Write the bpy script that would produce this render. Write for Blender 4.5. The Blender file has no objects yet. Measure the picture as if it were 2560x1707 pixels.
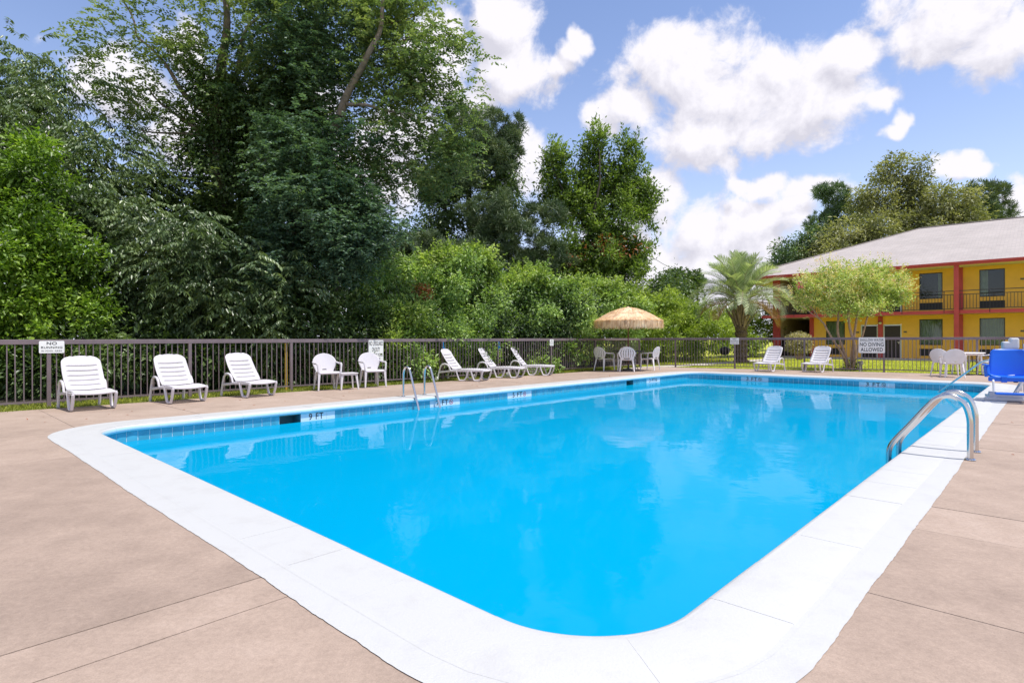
import bpy, math, random
import numpy as np
from mathutils import Vector, Matrix

S = bpy.context.scene
COL = S.collection
PI = math.pi
# ------------------------------------------------------------------ camera
FPX, CX, HV, TH, EYE = 1440.0, 1280.0, 846.5, 0.0025, 1.22      # focal length in photo pixels, horizon, roll, eye height
cam_d = bpy.data.cameras.new('camera')
cam = bpy.data.objects.new('camera', cam_d); COL.objects.link(cam)
cam_d.sensor_width = 36.0
cam_d.lens = 36.0 * FPX / 2560.0
cam_d.shift_y = -(853.5 - HV) / 2560.0
cam_d.clip_start, cam_d.clip_end = 0.05, 3000.0
cam.matrix_world = Matrix.Translation((0, 0, EYE)) @ Matrix.Rotation(PI / 2, 4, 'X') @ Matrix.Rotation(-TH, 4, 'Z')
S.camera = cam

# ------------------------------------------------------------------ light
SUN_EL, SUN_AZ = math.radians(69), math.radians(116)     # azimuth clockwise from +Y
sdir = Vector((math.sin(SUN_AZ) * math.cos(SUN_EL), math.cos(SUN_AZ) * math.cos(SUN_EL), math.sin(SUN_EL)))
sun_d = bpy.data.lights.new('sun', 'SUN'); sun_d.energy = 3.9; sun_d.angle = math.radians(0.55); sun_d.color = (1.0, 0.955, 0.88)
sun = bpy.data.objects.new('sun', sun_d); COL.objects.link(sun)
sun.rotation_euler = (-sdir).to_track_quat('-Z', 'Y').to_euler()
sun.location = sdir * 60

S.view_settings.view_transform = 'Standard'
S.view_settings.look = 'None'
S.view_settings.exposure = 0.33
S.view_settings.gamma = 1.0
S.view_settings.use_curve_mapping = False
S.cycles.max_bounces = 8
S.cycles.transparent_max_bounces = 16
S.cycles.transmission_bounces = 6
S.cycles.caustics_reflective = False
S.cycles.caustics_refractive = False
S.cycles.sample_clamp_indirect = 6.0

def unroll(u, v):
    du, dv = u - CX, v - HV
    return du - TH * dv, dv + TH * du
def azel(u, v):
    x, y = unroll(u, v)
    return math.atan2(x, FPX), math.atan2(-y, math.hypot(FPX, x))

# ------------------------------------------------------------------ sky with fair-weather cumulus
W = bpy.data.worlds.new('World'); S.world = W; W.use_nodes = True
W.cycles.sampling_method = 'MANUAL'; W.cycles.sample_map_resolution = 512
wt = W.node_tree; wt.nodes.clear()
def nd(t, typ, **kw):
    n = t.nodes.new(typ)
    for k, v in kw.items(): setattr(n, k, v)
    return n
def mth(t, op, a, b=None, c=None, clamp=False):
    n = nd(t, 'ShaderNodeMath', operation=op, use_clamp=clamp)
    for i, s in enumerate((a, b, c)):
        if s is None: continue
        if isinstance(s, (int, float)): n.inputs[i].default_value = s
        else: t.links.new(s, n.inputs[i])
    return n.outputs[0]
def vmth(t, op, a, b=None, out=0):
    n = nd(t, 'ShaderNodeVectorMath', operation=op)
    for i, s in enumerate((a, b)):
        if s is None: continue
        if isinstance(s, (tuple, list)): n.inputs[i].default_value = s
        else: t.links.new(s, n.inputs[i])
    return n.outputs[out]
# cumulus heaps: photo pixel centre, half width, half height
HEAPS = [(1690,180,215,128),(1860,250,265,132),(2060,255,170,95),(1790,345,230,85),(1570,270,105,90),(2190,255,70,34),
         (2340,55,250,120),(2490,120,190,105),(2140,140,95,52),
         (1245,55,125,105),(1290,190,140,85),(1420,140,55,34),(1450,110,40,40),(1395,170,60,40),(1190,255,70,55),(1100,140,120,130),
         (1640,495,85,85),(1730,570,150,100),(1860,585,150,100),(1975,530,80,80),(1760,670,330,70),(1560,640,130,110),(1700,740,420,80),(2050,690,200,60),
         (2385,410,60,36),(2425,398,55,34),(2450,415,50,22),(2240,325,36,26),(2262,305,30,26),(2560,500,60,60),(2010,470,150,40),(1910,460,70,40),
         (330,225,150,100),(470,120,60,75),(560,340,300,140),(900,430,280,120),(1010,330,120,90),(1310,400,80,100),(60,330,140,90),(760,250,120,100)]
cg = bpy.data.node_groups.new('cloud_density', 'ShaderNodeTree')
cg.interface.new_socket('dir', in_out='INPUT', socket_type='NodeSocketVector')
cg.interface.new_socket('density', in_out='OUTPUT', socket_type='NodeSocketFloat')
gi = nd(cg, 'NodeGroupInput'); go = nd(cg, 'NodeGroupOutput')
D = vmth(cg, 'NORMALIZE', gi.outputs[0])
sx = nd(cg, 'ShaderNodeSeparateXYZ'); cg.links.new(D, sx.inputs[0])
az = mth(cg, 'ARCTAN2', sx.outputs[0], sx.outputs[1]); el = mth(cg, 'ARCSINE', sx.outputs[2])
ae = nd(cg, 'ShaderNodeCombineXYZ'); cg.links.new(az, ae.inputs[0]); cg.links.new(el, ae.inputs[1])
warp = nd(cg, 'ShaderNodeTexNoise'); warp.inputs['Scale'].default_value = 13.0; warp.inputs['Detail'].default_value = 3.0
cg.links.new(D, warp.inputs['Vector'])
wv = vmth(cg, 'MULTIPLY', vmth(cg, 'SUBTRACT', warp.outputs['Color'], (0.5, 0.5, 0.5)), (0.07, 0.05, 0.0))
aew = vmth(cg, 'ADD', ae.outputs[0], wv)
cur = None
for (u, v, ru, rv) in HEAPS:
    a0, e0 = azel(u, v)
    mp = nd(cg, 'ShaderNodeMapping', vector_type='TEXTURE'); cg.links.new(aew, mp.inputs[0])
    mp.inputs['Location'].default_value = (a0, e0, 0)
    mp.inputs['Scale'].default_value = (ru * math.cos(a0) ** 2 / FPX, rv * math.cos(a0) / FPX, 1)
    f = vmth(cg, 'LENGTH', mp.outputs[0], out=1)
    cur = f if cur is None else mth(cg, 'SMOOTH_MIN', cur, f, 0.25)
cur = mth(cg, 'SUBTRACT', 1.0, cur)
# the same kind of cumulus all round, outside the part of the sky that the photograph shows
ns = nd(cg, 'ShaderNodeTexNoise'); ns.inputs['Scale'].default_value = 2.6; ns.inputs['Detail'].default_value = 2.0
cg.links.new(D, ns.inputs['Vector'])
oth = mth(cg, 'MULTIPLY', mth(cg, 'SUBTRACT', ns.outputs[0], 0.5), 5.0)
vis = mth(cg, 'GREATER_THAN', mth(cg, 'MAXIMUM', mth(cg, 'ABSOLUTE', az), mth(cg, 'MULTIPLY', el, 1.25)), 0.76)
oth = mth(cg, 'SUBTRACT', oth, mth(cg, 'MULTIPLY', mth(cg, 'SUBTRACT', 1.0, vis), 9.0))
cur = mth(cg, 'MAXIMUM', mth(cg, 'MINIMUM', cur, 0.8), mth(cg, 'MINIMUM', oth, 0.8))
fb = nd(cg, 'ShaderNodeTexNoise'); fb.inputs['Scale'].default_value = 13.0; fb.inputs['Detail'].default_value = 10.0
fb.inputs['Roughness'].default_value = 0.61; fb.inputs['Distortion'].default_value = 0.25
cg.links.new(D, fb.inputs['Vector'])
dens = mth(cg, 'ADD', cur, mth(cg, 'MULTIPLY', mth(cg, 'SUBTRACT', fb.outputs[0], 0.52), 2.1))
cg.links.new(dens, go.inputs[0])

tc = nd(wt, 'ShaderNodeTexCoord')
def density(vec):
    g = nd(wt, 'ShaderNodeGroup'); g.node_tree = cg
    wt.links.new(vec, g.inputs[0]); return g.outputs[0]
d0 = density(tc.outputs['Generated'])
d1 = density(vmth(wt, 'ADD', tc.outputs['Generated'], (0.018, 0.0, 0.036)))
mk = nd(wt, 'ShaderNodeMapRange', interpolation_type='SMOOTHSTEP'); wt.links.new(d0, mk.inputs[0])
mk.inputs[1].default_value = -0.05; mk.inputs[2].default_value = 0.42
lit = mth(wt, 'ADD', mth(wt, 'MULTIPLY', mth(wt, 'SUBTRACT', d0, d1), 0.95), 0.62, clamp=True)
cc = nd(wt, 'ShaderNodeValToRGB'); wt.links.new(lit, cc.inputs[0])
cc.color_ramp.elements[0].position = 0.25; cc.color_ramp.elements[0].color = (0.60, 0.59, 0.67, 1)
cc.color_ramp.elements[1].position = 0.80; cc.color_ramp.elements[1].color = (0.84, 0.82, 0.88, 1)
sky = nd(wt, 'ShaderNodeTexSky', sky_type='NISHITA'); sky.sun_disc = False
sky.sun_elevation = SUN_EL; sky.sun_rotation = SUN_AZ
sky.air_density = 1.0; sky.dust_density = 0.4; sky.ozone_density = 2.6
hs = nd(wt, 'ShaderNodeMix', data_type='RGBA', blend_type='MULTIPLY'); hs.inputs[0].default_value = 1.0
wt.links.new(sky.outputs[0], hs.inputs[6]); hs.inputs[7].default_value = (1.04, 1.0, 1.09, 1)
sz_ = nd(wt, 'ShaderNodeSeparateXYZ'); wt.links.new(tc.outputs['Generated'], sz_.inputs[0])
hz_ = mth(wt, 'POWER', 2.718, mth(wt, 'MULTIPLY', mth(wt, 'ABSOLUTE', sz_.outputs[2]), -6.5))
hm = nd(wt, 'ShaderNodeMix', data_type='RGBA'); wt.links.new(mth(wt, 'MULTIPLY', hz_, 0.92), hm.inputs[0])
wt.links.new(hs.outputs[2], hm.inputs[6]); hm.inputs[7].default_value = (5.7, 5.8, 6.9, 1)
bg = nd(wt, 'ShaderNodeBackground'); wt.links.new(hm.outputs[2], bg.inputs[0]); bg.inputs[1].default_value = 0.145
bc = nd(wt, 'ShaderNodeBackground'); wt.links.new(cc.outputs[0], bc.inputs[0]); bc.inputs[1].default_value = 0.95
mx = nd(wt, 'ShaderNodeMixShader'); wt.links.new(mk.outputs[0], mx.inputs[0])
wt.links.new(bg.outputs[0], mx.inputs[1]); wt.links.new(bc.outputs[0], mx.inputs[2])
wo = nd(wt, 'ShaderNodeOutputWorld'); wt.links.new(mx.outputs[0], wo.inputs[0])

# ------------------------------------------------------------------ placing helpers
def G(u, v, z=0.0):
    """point at height z that lies on the photo pixel (u, v)"""
    x, y = unroll(u, v)
    Y = FPX * (EYE - z) / y
    return Vector((x / FPX * Y, Y, z))
def at(u, v, Y):
    """point on pixel (u, v) at distance Y"""
    x, y = unroll(u, v)
    return Vector((x / FPX * Y, Y, EYE - y / FPX * Y))

# ------------------------------------------------------------------ mesh helpers
class MB:
    def __init__(s): s.v, s.f, s.m, s.uv = [], [], [], None
    def add(s, vs, fs, mi=0):
        o = len(s.v); s.v += [tuple(p) for p in vs]
        s.f += [tuple(i + o for i in f) for f in fs]; s.m += [mi] * len(fs); return s
    def box(s, c, d, rz=0.0, mi=0):
        c, d = Vector(c), Vector(d) / 2
        R = Matrix.Rotation(rz, 3, 'Z')
        vs = [c + R @ Vector((x * d.x, y * d.y, z * d.z)) for z in (-1, 1) for y in (-1, 1) for x in (-1, 1)]
        return s.add(vs, [(0,2,3,1),(4,5,7,6),(0,1,5,4),(1,3,7,5),(3,2,6,7),(2,0,4,6)], mi)
    def beam(s, a, b, w, h, mi=0, up=(0,0,1), w2=None, h2=None):
        a, b = Vector(a), Vector(b); d = (b - a).normalized(); up = Vector(up)
        if abs(d.dot(up)) > 0.98: up = Vector((1, 0, 0))
        x = d.cross(up).normalized(); y = x.cross(d)
        w2 = w if w2 is None else w2; h2 = h if h2 is None else h2
        vs = [a + x * sx * w / 2 + y * sy * h / 2 for sy in (-1, 1) for sx in (-1, 1)] + [b + x * sx * w2 / 2 + y * sy * h2 / 2 for sy in (-1, 1) for sx in (-1, 1)]
        return s.add(vs, [(0,1,3,2),(4,6,7,5),(0,4,5,1),(1,5,7,3),(3,7,6,2),(2,6,4,0)], mi)
    def tube(s, pts, r, n=8, mi=0, cap=True, flat=None):
        pts = [Vector(p) for p in pts]; k = len(pts)
        rs = r if isinstance(r, (list, tuple)) else [r] * k
        ref = None; vs = []; fs = []
        for i, p in enumerate(pts):
            d = (pts[min(i + 1, k - 1)] - pts[max(i - 1, 0)]).normalized()
            if ref is None:
                ref = Vector((0, 0, 1)) if abs(d.z) < 0.9 else Vector((1, 0, 0))
                if flat is not None: ref = Vector(flat)
            x = d.cross(ref)
            if x.length < 1e-4: x = d.orthogonal()
            x.normalize(); y = x.cross(d).normalized(); ref = y
            for j in range(n):
                a = 2 * PI * (j + 0.5) / n
                vs.append(p + x * math.cos(a) * rs[i] + y * math.sin(a) * rs[i])
        for i in range(k - 1):
            for j in range(n):
                fs.append((i*n+j, (i+1)*n+j, (i+1)*n+(j+1)%n, i*n+(j+1)%n))
        if cap: fs += [tuple(range(n)), tuple((k-1)*n + j for j in range(n))[::-1]]
        return s.add(vs, fs, mi)
    def lathe(s, prof, n=24, c=(0,0,0), mi=0, cap=True):
        c = Vector(c); vs = []; fs = []; k = len(prof)
        for r, z in prof:
            for j in range(n):
                a = 2 * PI * j / n; vs.append(c + Vector((r * math.cos(a), r * math.sin(a), z)))
        for i in range(k - 1):
            for j in range(n): fs.append((i*n+j, i*n+(j+1)%n, (i+1)*n+(j+1)%n, (i+1)*n+j))
        if cap: fs += [tuple(range(n))[::-1], tuple((k-1)*n + j for j in range(n))]
        return s.add(vs, fs, mi)
    def prism(s, poly, z0, z1, mi=0, side_mi=None):
        n = len(poly); vs = [(p[0], p[1], z0) for p in poly] + [(p[0], p[1], z1) for p in poly]
        s.add(vs, [tuple(range(n))[::-1], tuple(range(n, 2 * n))] , mi)
        o = len(s.v) - 2 * n
        for i in range(n):
            s.f.append((o+i, o+(i+1)%n, o+n+(i+1)%n, o+n+i)); s.m.append(mi if side_mi is None else side_mi)
        return s
    def grid(s, fn, nu, nv, hole=None, mi=0):
        vs = [fn(i / nu, j / nv) for j in range(nv + 1) for i in range(nu + 1)]
        fs = [(j*(nu+1)+i, j*(nu+1)+i+1, (j+1)*(nu+1)+i+1, (j+1)*(nu+1)+i) for j in range(nv) for i in range(nu) if not (hole and hole(i, j))]
        return s.add(vs, fs, mi)
    def xf(s, M):
        s.v = [tuple(M @ Vector(p)) for p in s.v]; return s
    def mesh(s, name, mats, smooth=False, ang=40):
        me = bpy.data.meshes.new(name); me.from_pydata(s.v, [], s.f)
        for m in mats: me.materials.append(m)
        if len(mats) > 1: me.polygons.foreach_set('material_index', s.m)
        if smooth:
            me.polygons.foreach_set('use_smooth', [True] * len(me.polygons))
            me.set_sharp_from_angle(angle=math.radians(ang))
        me.update(); return me
def put(name, me, parent=None, loc=None, rz=None):
    o = bpy.data.objects.new(name, me); COL.objects.link(o)
    if parent is not None: o.parent = parent
    if loc is not None: o.location = loc
    if rz is not None: o.rotation_euler = (0, 0, rz)
    return o
def obj(name, mb, mat, parent=None, smooth=False, bevel=0, ang=40, solid=0):
    mats = mat if isinstance(mat, (list, tuple)) else [mat]
    o = put(name, mb.mesh(name, mats, smooth, ang), parent)
    if solid:
        m = o.modifiers.new('solid', 'SOLIDIFY'); m.thickness = solid; m.offset = 0
    if bevel:
        m = o.modifiers.new('bevel', 'BEVEL'); m.width = bevel; m.segments = 2; m.limit_method = 'ANGLE'; m.angle_limit = 0.7
    return o
def tag(o, label, cat, group=None):
    o['label'] = label; o['category'] = cat
    if group: o['group'] = group
    return o
def thing(name, label, cat, loc=(0,0,0), rz=0.0, group=None):
    o = bpy.data.objects.new(name, None); COL.objects.link(o); o.empty_display_size = 0.2
    o.location = loc; o.rotation_euler = (0, 0, rz)
    return tag(o, label, cat, group)
def struct(o): o['kind'] = 'structure'; return o
def copy_tree(o, parent=None):
    c = o.copy(); COL.objects.link(c)
    if parent is not None: c.parent = parent
    for ch in list(o.children): copy_tree(ch, c)
    return c
def heading(dx, dy): return math.atan2(dy, dx)
def rrect(w, h, r, n=5):
    out = []
    for cx, cy, a0 in ((w/2-r, h/2-r, 0), (-w/2+r, h/2-r, PI/2), (-w/2+r, -h/2+r, PI), (w/2-r, -h/2+r, 1.5*PI)):
        for k in range(n + 1):
            a = a0 + PI / 2 * k / n; out.append((cx + r * math.cos(a), cy + r * math.sin(a)))
    return out

# ------------------------------------------------------------------ materials
def mat(name, col, rough=0.6, var=0.0, scale=6.0, bump=0.0, bscale=60.0, metal=0.0, spec=0.5, col2=None, detail=5.0, coat=0.0, dist=0.01, subsurface=0):
    m = bpy.data.materials.new(name); m.use_nodes = True; t = m.node_tree
    b = t.nodes['Principled BSDF']
    b.inputs['Roughness'].default_value = rough; b.inputs['Metallic'].default_value = metal
    b.inputs['Specular IOR Level'].default_value = spec; b.inputs['Coat Weight'].default_value = coat
    b.inputs['Base Color'].default_value = (*col, 1)
    pos = nd(t, 'ShaderNodeNewGeometry').outputs['Position']
    if var or col2:
        n = nd(t, 'ShaderNodeTexNoise'); n.inputs['Scale'].default_value = scale; n.inputs['Detail'].default_value = detail
        n.inputs['Roughness'].default_value = 0.62; t.links.new(pos, n.inputs['Vector'])
        r = nd(t, 'ShaderNodeValToRGB'); t.links.new(n.outputs[0], r.inputs[0])
        c2 = col2 or tuple(c * (1 + var) for c in col); c1 = col if col2 else tuple(c * (1 - var) for c in col)
        r.color_ramp.elements[0].position = 0.33; r.color_ramp.elements[0].color = (*c1, 1)
        r.color_ramp.elements[1].position = 0.67; r.color_ramp.elements[1].color = (*c2, 1)
        t.links.new(r.outputs[0], b.inputs['Base Color'])
    if bump:
        n = nd(t, 'ShaderNodeTexNoise'); n.inputs['Scale'].default_value = bscale; n.inputs['Detail'].default_value = 4
        t.links.new(pos, n.inputs['Vector'])
        k = nd(t, 'ShaderNodeBump'); k.inputs['Strength'].default_value = bump; k.inputs['Distance'].default_value = dist
        t.links.new(n.outputs[0], k.inputs['Height']); t.links.new(k.outputs[0], b.inputs['Normal'])
    return m
def leafmat(name, cols, rough=0.45, trans=0.35, nscale=0.7, spec=0.5):
    """foliage: each leaf its own tone, whole sprays lighter or yellower than others"""
    m = bpy.data.materials.new(name); m.use_nodes = True; t = m.node_tree
    b = t.nodes['Principled BSDF']; out = t.nodes['Material Output']
    g = nd(t, 'ShaderNodeNewGeometry')
    n = nd(t, 'ShaderNodeTexNoise'); n.inputs['Scale'].default_value = nscale; n.inputs['Detail'].default_value = 3
    t.links.new(g.outputs['Position'], n.inputs['Vector'])
    k = mth(t, 'ADD', mth(t, 'MULTIPLY', g.outputs['Random Per Island'], 0.45), mth(t, 'MULTIPLY', mth(t, 'SUBTRACT', n.outputs[0], 0.32), 1.5))
    r = nd(t, 'ShaderNodeValToRGB'); t.links.new(k, r.inputs[0])
    e = r.color_ramp.elements
    while len(e) < len(cols): e.new(0.5)
    for i, c in enumerate(cols):
        e[i].position = 0.12 + 0.76 * i / (len(cols) - 1); e[i].color = (*c, 1)
    t.links.new(r.outputs[0], b.inputs['Base Color'])
    b.inputs['Roughness'].default_value = rough; b.inputs['Specular IOR Level'].default_value = spec
    tr = nd(t, 'ShaderNodeBsdfTranslucent')
    mc = nd(t, 'ShaderNodeMix', data_type='RGBA', blend_type='MULTIPLY'); mc.inputs[0].default_value = 1.0
    t.links.new(r.outputs[0], mc.inputs[6]); mc.inputs[7].default_value = (1.25, 1.35, 0.55, 1)
    t.links.new(mc.outputs[2], tr.inputs[0])
    x = nd(t, 'ShaderNodeMixShader'); x.inputs[0].default_value = trans
    t.links.new(b.outputs[0], x.inputs[1]); t.links.new(tr.outputs[0], x.inputs[2]); t.links.new(x.outputs[0], out.inputs[0])
    return m

M = {}
M['white'] = mat('white_plastic', (0.63, 0.605, 0.635), 0.38, var=0.03, scale=3)
M['white_bright'] = mat('brightened_white_plastic', (0.78, 0.75, 0.77), 0.45, var=0.05, scale=4)  # whiter copy of the plastic; brightening for shaded chairs is in the colour
M['fence'] = mat('brown_fence_paint', (0.175, 0.135, 0.148), 0.42, var=0.10, scale=5, bump=0.1, bscale=80)
M['steel'] = mat('stainless_steel', (0.66, 0.64, 0.63), 0.16, metal=1.0)
M['signwhite'] = mat('sign_white', (0.82, 0.83, 0.82), 0.4)
M['ink'] = mat('sign_ink', (0.03, 0.03, 0.032), 0.5)
M['greyink'] = mat('grey_ink', (0.16, 0.16, 0.16), 0.5)
M['redink'] = mat('red_ink', (0.55, 0.05, 0.07), 0.5)
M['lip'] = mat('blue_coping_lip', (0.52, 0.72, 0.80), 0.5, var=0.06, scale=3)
M['tile'] = mat('blue_glazed_tile', (0.065, 0.36, 0.50), 0.14, var=0.18, scale=5)
M['tile_w'] = mat('white_glazed_tile', (0.62, 0.74, 0.82), 0.18)
M['grout'] = mat('pale_grout', (0.66, 0.76, 0.80), 0.8)
M['plaster'] = mat('blue_pool_paint', (0.006, 0.42, 0.82), 0.7, var=0.03, scale=0.8)
M['step'] = mat('pale_step_paint', (0.35, 0.70, 0.86), 0.7)
M['skimmer'] = mat('dark_skimmer', (0.06, 0.25, 0.32), 0.5)
M['dark'] = mat('dark_recess', (0.012, 0.014, 0.016), 0.7)
M['yellow_pole'] = mat('yellow_pole', (0.55, 0.36, 0.06), 0.5)
M['bluestrap'] = mat('blue_strap', (0.02, 0.22, 0.55), 0.5)
M['thatch'] = leafmat('straw_thatch', [(0.60, 0.40, 0.25), (0.90, 0.66, 0.46), (0.98, 0.83, 0.66)], 0.8, 0.25, 5.0)
M['brownpole'] = mat('brown_pole', (0.20, 0.055, 0.035), 0.5)
M['tabledark'] = mat('dark_table_metal', (0.045, 0.045, 0.05), 0.4)
M['blue'] = mat('blue_moulded_plastic', (0.0, 0.125, 0.68), 0.4)
M['liftwhite'] = mat('white_powder_coat', (0.64, 0.64, 0.66), 0.35)
M['yellow'] = mat('yellow_stucco', (0.90, 0.51, 0.085), 0.85, var=0.06, scale=1.2, bump=0.25, bscale=50)
M['red'] = mat('red_trim_paint', (0.50, 0.062, 0.066), 0.55, var=0.08, scale=2)
M['soffit'] = mat('cream_soffit', (0.80, 0.72, 0.50), 0.8)
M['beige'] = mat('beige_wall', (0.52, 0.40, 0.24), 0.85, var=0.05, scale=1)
M['shingle'] = None
M['door'] = mat('dark_door', (0.028, 0.018, 0.022), 0.45)
M['doorframe'] = mat('pale_door_frame', (0.62, 0.66, 0.62), 0.5)
M['winframe'] = mat('dark_window_frame', (0.03, 0.025, 0.028), 0.4)
M['curtain'] = mat('green_grey_curtain', (0.40, 0.46, 0.34), 0.9, var=0.1, scale=3)
M['room'] = mat('dim_room', (0.05, 0.05, 0.045), 0.9)
M['acgrille'] = mat('dark_air_conditioner_grille', (0.018, 0.018, 0.024), 0.5)
M['balrail'] = mat('dark_balcony_rail', (0.035, 0.030, 0.036), 0.45)
M['kerbgrey'] = mat('grey_concrete_path', (0.50, 0.45, 0.40), 0.9, var=0.1, scale=2)
M['bark'] = mat('grey_brown_bark', (0.17, 0.135, 0.11), 0.9, var=0.35, scale=5, bump=0.8, bscale=18, dist=0.03)
M['bark_dark'] = mat('dark_bark', (0.045, 0.035, 0.028), 0.9, var=0.35, scale=5, bump=0.8, bscale=18, dist=0.03)
M['bark_pale'] = mat('pale_pinkish_bark', (0.42, 0.27, 0.20), 0.75, var=0.22, scale=9, bump=0.3, bscale=25)
M['palmtrunk'] = mat('shaggy_palm_trunk', (0.075, 0.05, 0.04), 0.95, col2=(0.22, 0.16, 0.12), scale=14, bump=1.0, bscale=30, dist=0.05)
M['palmstub'] = mat('dry_palm_stalk', (0.17, 0.12, 0.10), 0.8, col2=(0.33, 0.25, 0.20), scale=6)
M['grey_box'] = mat('grey_box', (0.30, 0.28, 0.28), 0.6)
M['black'] = mat('black_paint', (0.015, 0.015, 0.017), 0.4)
M['wire'] = mat('grey_wire', (0.12, 0.12, 0.12), 0.6)

def mk_glass():
    m = bpy.data.materials.new('window_glass'); m.use_nodes = True; t = m.node_tree; t.nodes.remove(t.nodes['Principled BSDF'])
    fr = nd(t, 'ShaderNodeFresnel'); fr.inputs[0].default_value = 1.5
    tr = nd(t, 'ShaderNodeBsdfTransparent'); tr.inputs[0].default_value = (0.82, 0.86, 0.84, 1)
    gl = nd(t, 'ShaderNodeBsdfGlossy'); gl.inputs['Roughness'].default_value = 0.01
    x = nd(t, 'ShaderNodeMixShader'); k = mth(t, 'MULTIPLY', fr.outputs[0], 1.0, clamp=True)
    t.links.new(k, x.inputs[0]); t.links.new(tr.outputs[0], x.inputs[1]); t.links.new(gl.outputs[0], x.inputs[2])
    t.links.new(x.outputs[0], t.nodes['Material Output'].inputs[0]); return m
M['glass'] = mk_glass()
def mk_water():
    m = bpy.data.materials.new('pool_water'); m.use_nodes = True; t = m.node_tree; t.nodes.remove(t.nodes['Principled BSDF'])
    pos = nd(t, 'ShaderNodeNewGeometry').outputs['Position']
    n1 = nd(t, 'ShaderNodeTexNoise'); n1.inputs['Scale'].default_value = 1.5; n1.inputs['Detail'].default_value = 2; t.links.new(pos, n1.inputs['Vector'])
    n2 = nd(t, 'ShaderNodeTexNoise'); n2.inputs['Scale'].default_value = 7.0; n2.inputs['Detail'].default_value = 3; t.links.new(pos, n2.inputs['Vector'])
    h = mth(t, 'ADD', mth(t, 'MULTIPLY', n1.outputs[0], 1.0), mth(t, 'MULTIPLY', n2.outputs[0], 0.18))
    bp = nd(t, 'ShaderNodeBump'); bp.inputs['Strength'].default_value = 0.16; bp.inputs['Distance'].default_value = 0.03; t.links.new(h, bp.inputs['Height'])
    fr = nd(t, 'ShaderNodeFresnel'); fr.inputs[0].default_value = 1.085; t.links.new(bp.outputs[0], fr.inputs['Normal'])
    tr = nd(t, 'ShaderNodeBsdfTransparent'); tr.inputs[0].default_value = (0.55, 0.93, 1.0, 1)
    gl = nd(t, 'ShaderNodeBsdfGlossy'); gl.inputs['Roughness'].default_value = 0.0; t.links.new(bp.outputs[0], gl.inputs['Normal'])
    df = nd(t, 'ShaderNodeBsdfDiffuse'); df.inputs[0].default_value = (0.0, 0.360, 0.615, 1)      # light scattered back by the water itself
    body = nd(t, 'ShaderNodeMixShader'); body.inputs[0].default_value = 0.76
    t.links.new(tr.outputs[0], body.inputs[1]); t.links.new(df.outputs[0], body.inputs[2])
    x = nd(t, 'ShaderNodeMixShader')
    t.links.new(fr.outputs[0], x.inputs[0]); t.links.new(body.outputs[0], x.inputs[1]); t.links.new(gl.outputs[0], x.inputs[2])
    t.links.new(x.outputs[0], t.nodes['Material Output'].inputs[0]); return m
M['water'] = mk_water()
def mk_concrete():
    m = bpy.data.materials.new('tan_deck_concrete'); m.use_nodes = True; t = m.node_tree; b = t.nodes['Principled BSDF']
    pos = nd(t, 'ShaderNodeNewGeometry').outputs['Position']
    oi = nd(t, 'ShaderNodeObjectInfo')
    def noise(s, d=4, r=0.6):
        n = nd(t, 'ShaderNodeTexNoise'); n.inputs['Scale'].default_value = s; n.inputs['Detail'].default_value = d; n.inputs['Roughness'].default_value = r
        t.links.new(pos, n.inputs['Vector']); return n.outputs[0]
    big, mid, fine, grain = noise(0.55, 5), noise(3.2, 6, 0.7), noise(38, 4, 0.7), noise(160, 2, 0.7)
    k = mth(t, 'ADD', mth(t, 'ADD', mth(t, 'MULTIPLY', big, 0.55), mth(t, 'MULTIPLY', mid, 0.45)), mth(t, 'MULTIPLY', mth(t, 'SUBTRACT', oi.outputs['Random'], 0.5), 0.10))
    r = nd(t, 'ShaderNodeValToRGB'); t.links.new(k, r.inputs[0]); e = r.color_ramp.elements
    e[0].position = 0.34; e[0].color = (0.295, 0.222, 0.178, 1); e[1].position = 0.68; e[1].color = (0.455, 0.352, 0.290, 1)
    x = e.new(0.52); x.color = (0.388, 0.294, 0.236, 1)
    sp = nd(t, 'ShaderNodeMapRange'); t.links.new(mth(t, 'ADD', mth(t, 'MULTIPLY', fine, 0.5), mth(t, 'MULTIPLY', grain, 0.5)), sp.inputs[0])
    sp.inputs[1].default_value = 0.35; sp.inputs[2].default_value = 0.65; sp.inputs[3].default_value = 0.82; sp.inputs[4].default_value = 1.15
    mm = nd(t, 'ShaderNodeMix', data_type='RGBA', blend_type='MULTIPLY'); mm.inputs[0].default_value = 1.0
    t.links.new(r.outputs[0], mm.inputs[6]); t.links.new(sp.outputs[0], mm.inputs[7]); 
    # small dark stains
    st = nd(t, 'ShaderNodeMapRange'); t.links.new(noise(9, 3, 0.5), st.inputs[0]); st.inputs[1].default_value = 0.27; st.inputs[2].default_value = 0.20; st.inputs[3].default_value = 0; st.inputs[4].default_value = 0.5
    m2 = nd(t, 'ShaderNodeMix', data_type='RGBA'); t.links.new(st.outputs[0], m2.inputs[0]); t.links.new(mm.outputs[2], m2.inputs[6]); m2.inputs[7].default_value = (0.16, 0.12, 0.10, 1)
    t.links.new(m2.outputs[2], b.inputs['Base Color']); b.inputs['Roughness'].default_value = 0.82; b.inputs['Specular IOR Level'].default_value = 0.3
    bp = nd(t, 'ShaderNodeBump'); bp.inputs['Strength'].default_value = 0.5; bp.inputs['Distance'].default_value = 0.004
    t.links.new(mth(t, 'ADD', fine, mth(t, 'MULTIPLY', mid, 2.0)), bp.inputs['Height']); t.links.new(bp.outputs[0], b.inputs['Normal']); return m
M['deck'] = mk_concrete()
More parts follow.
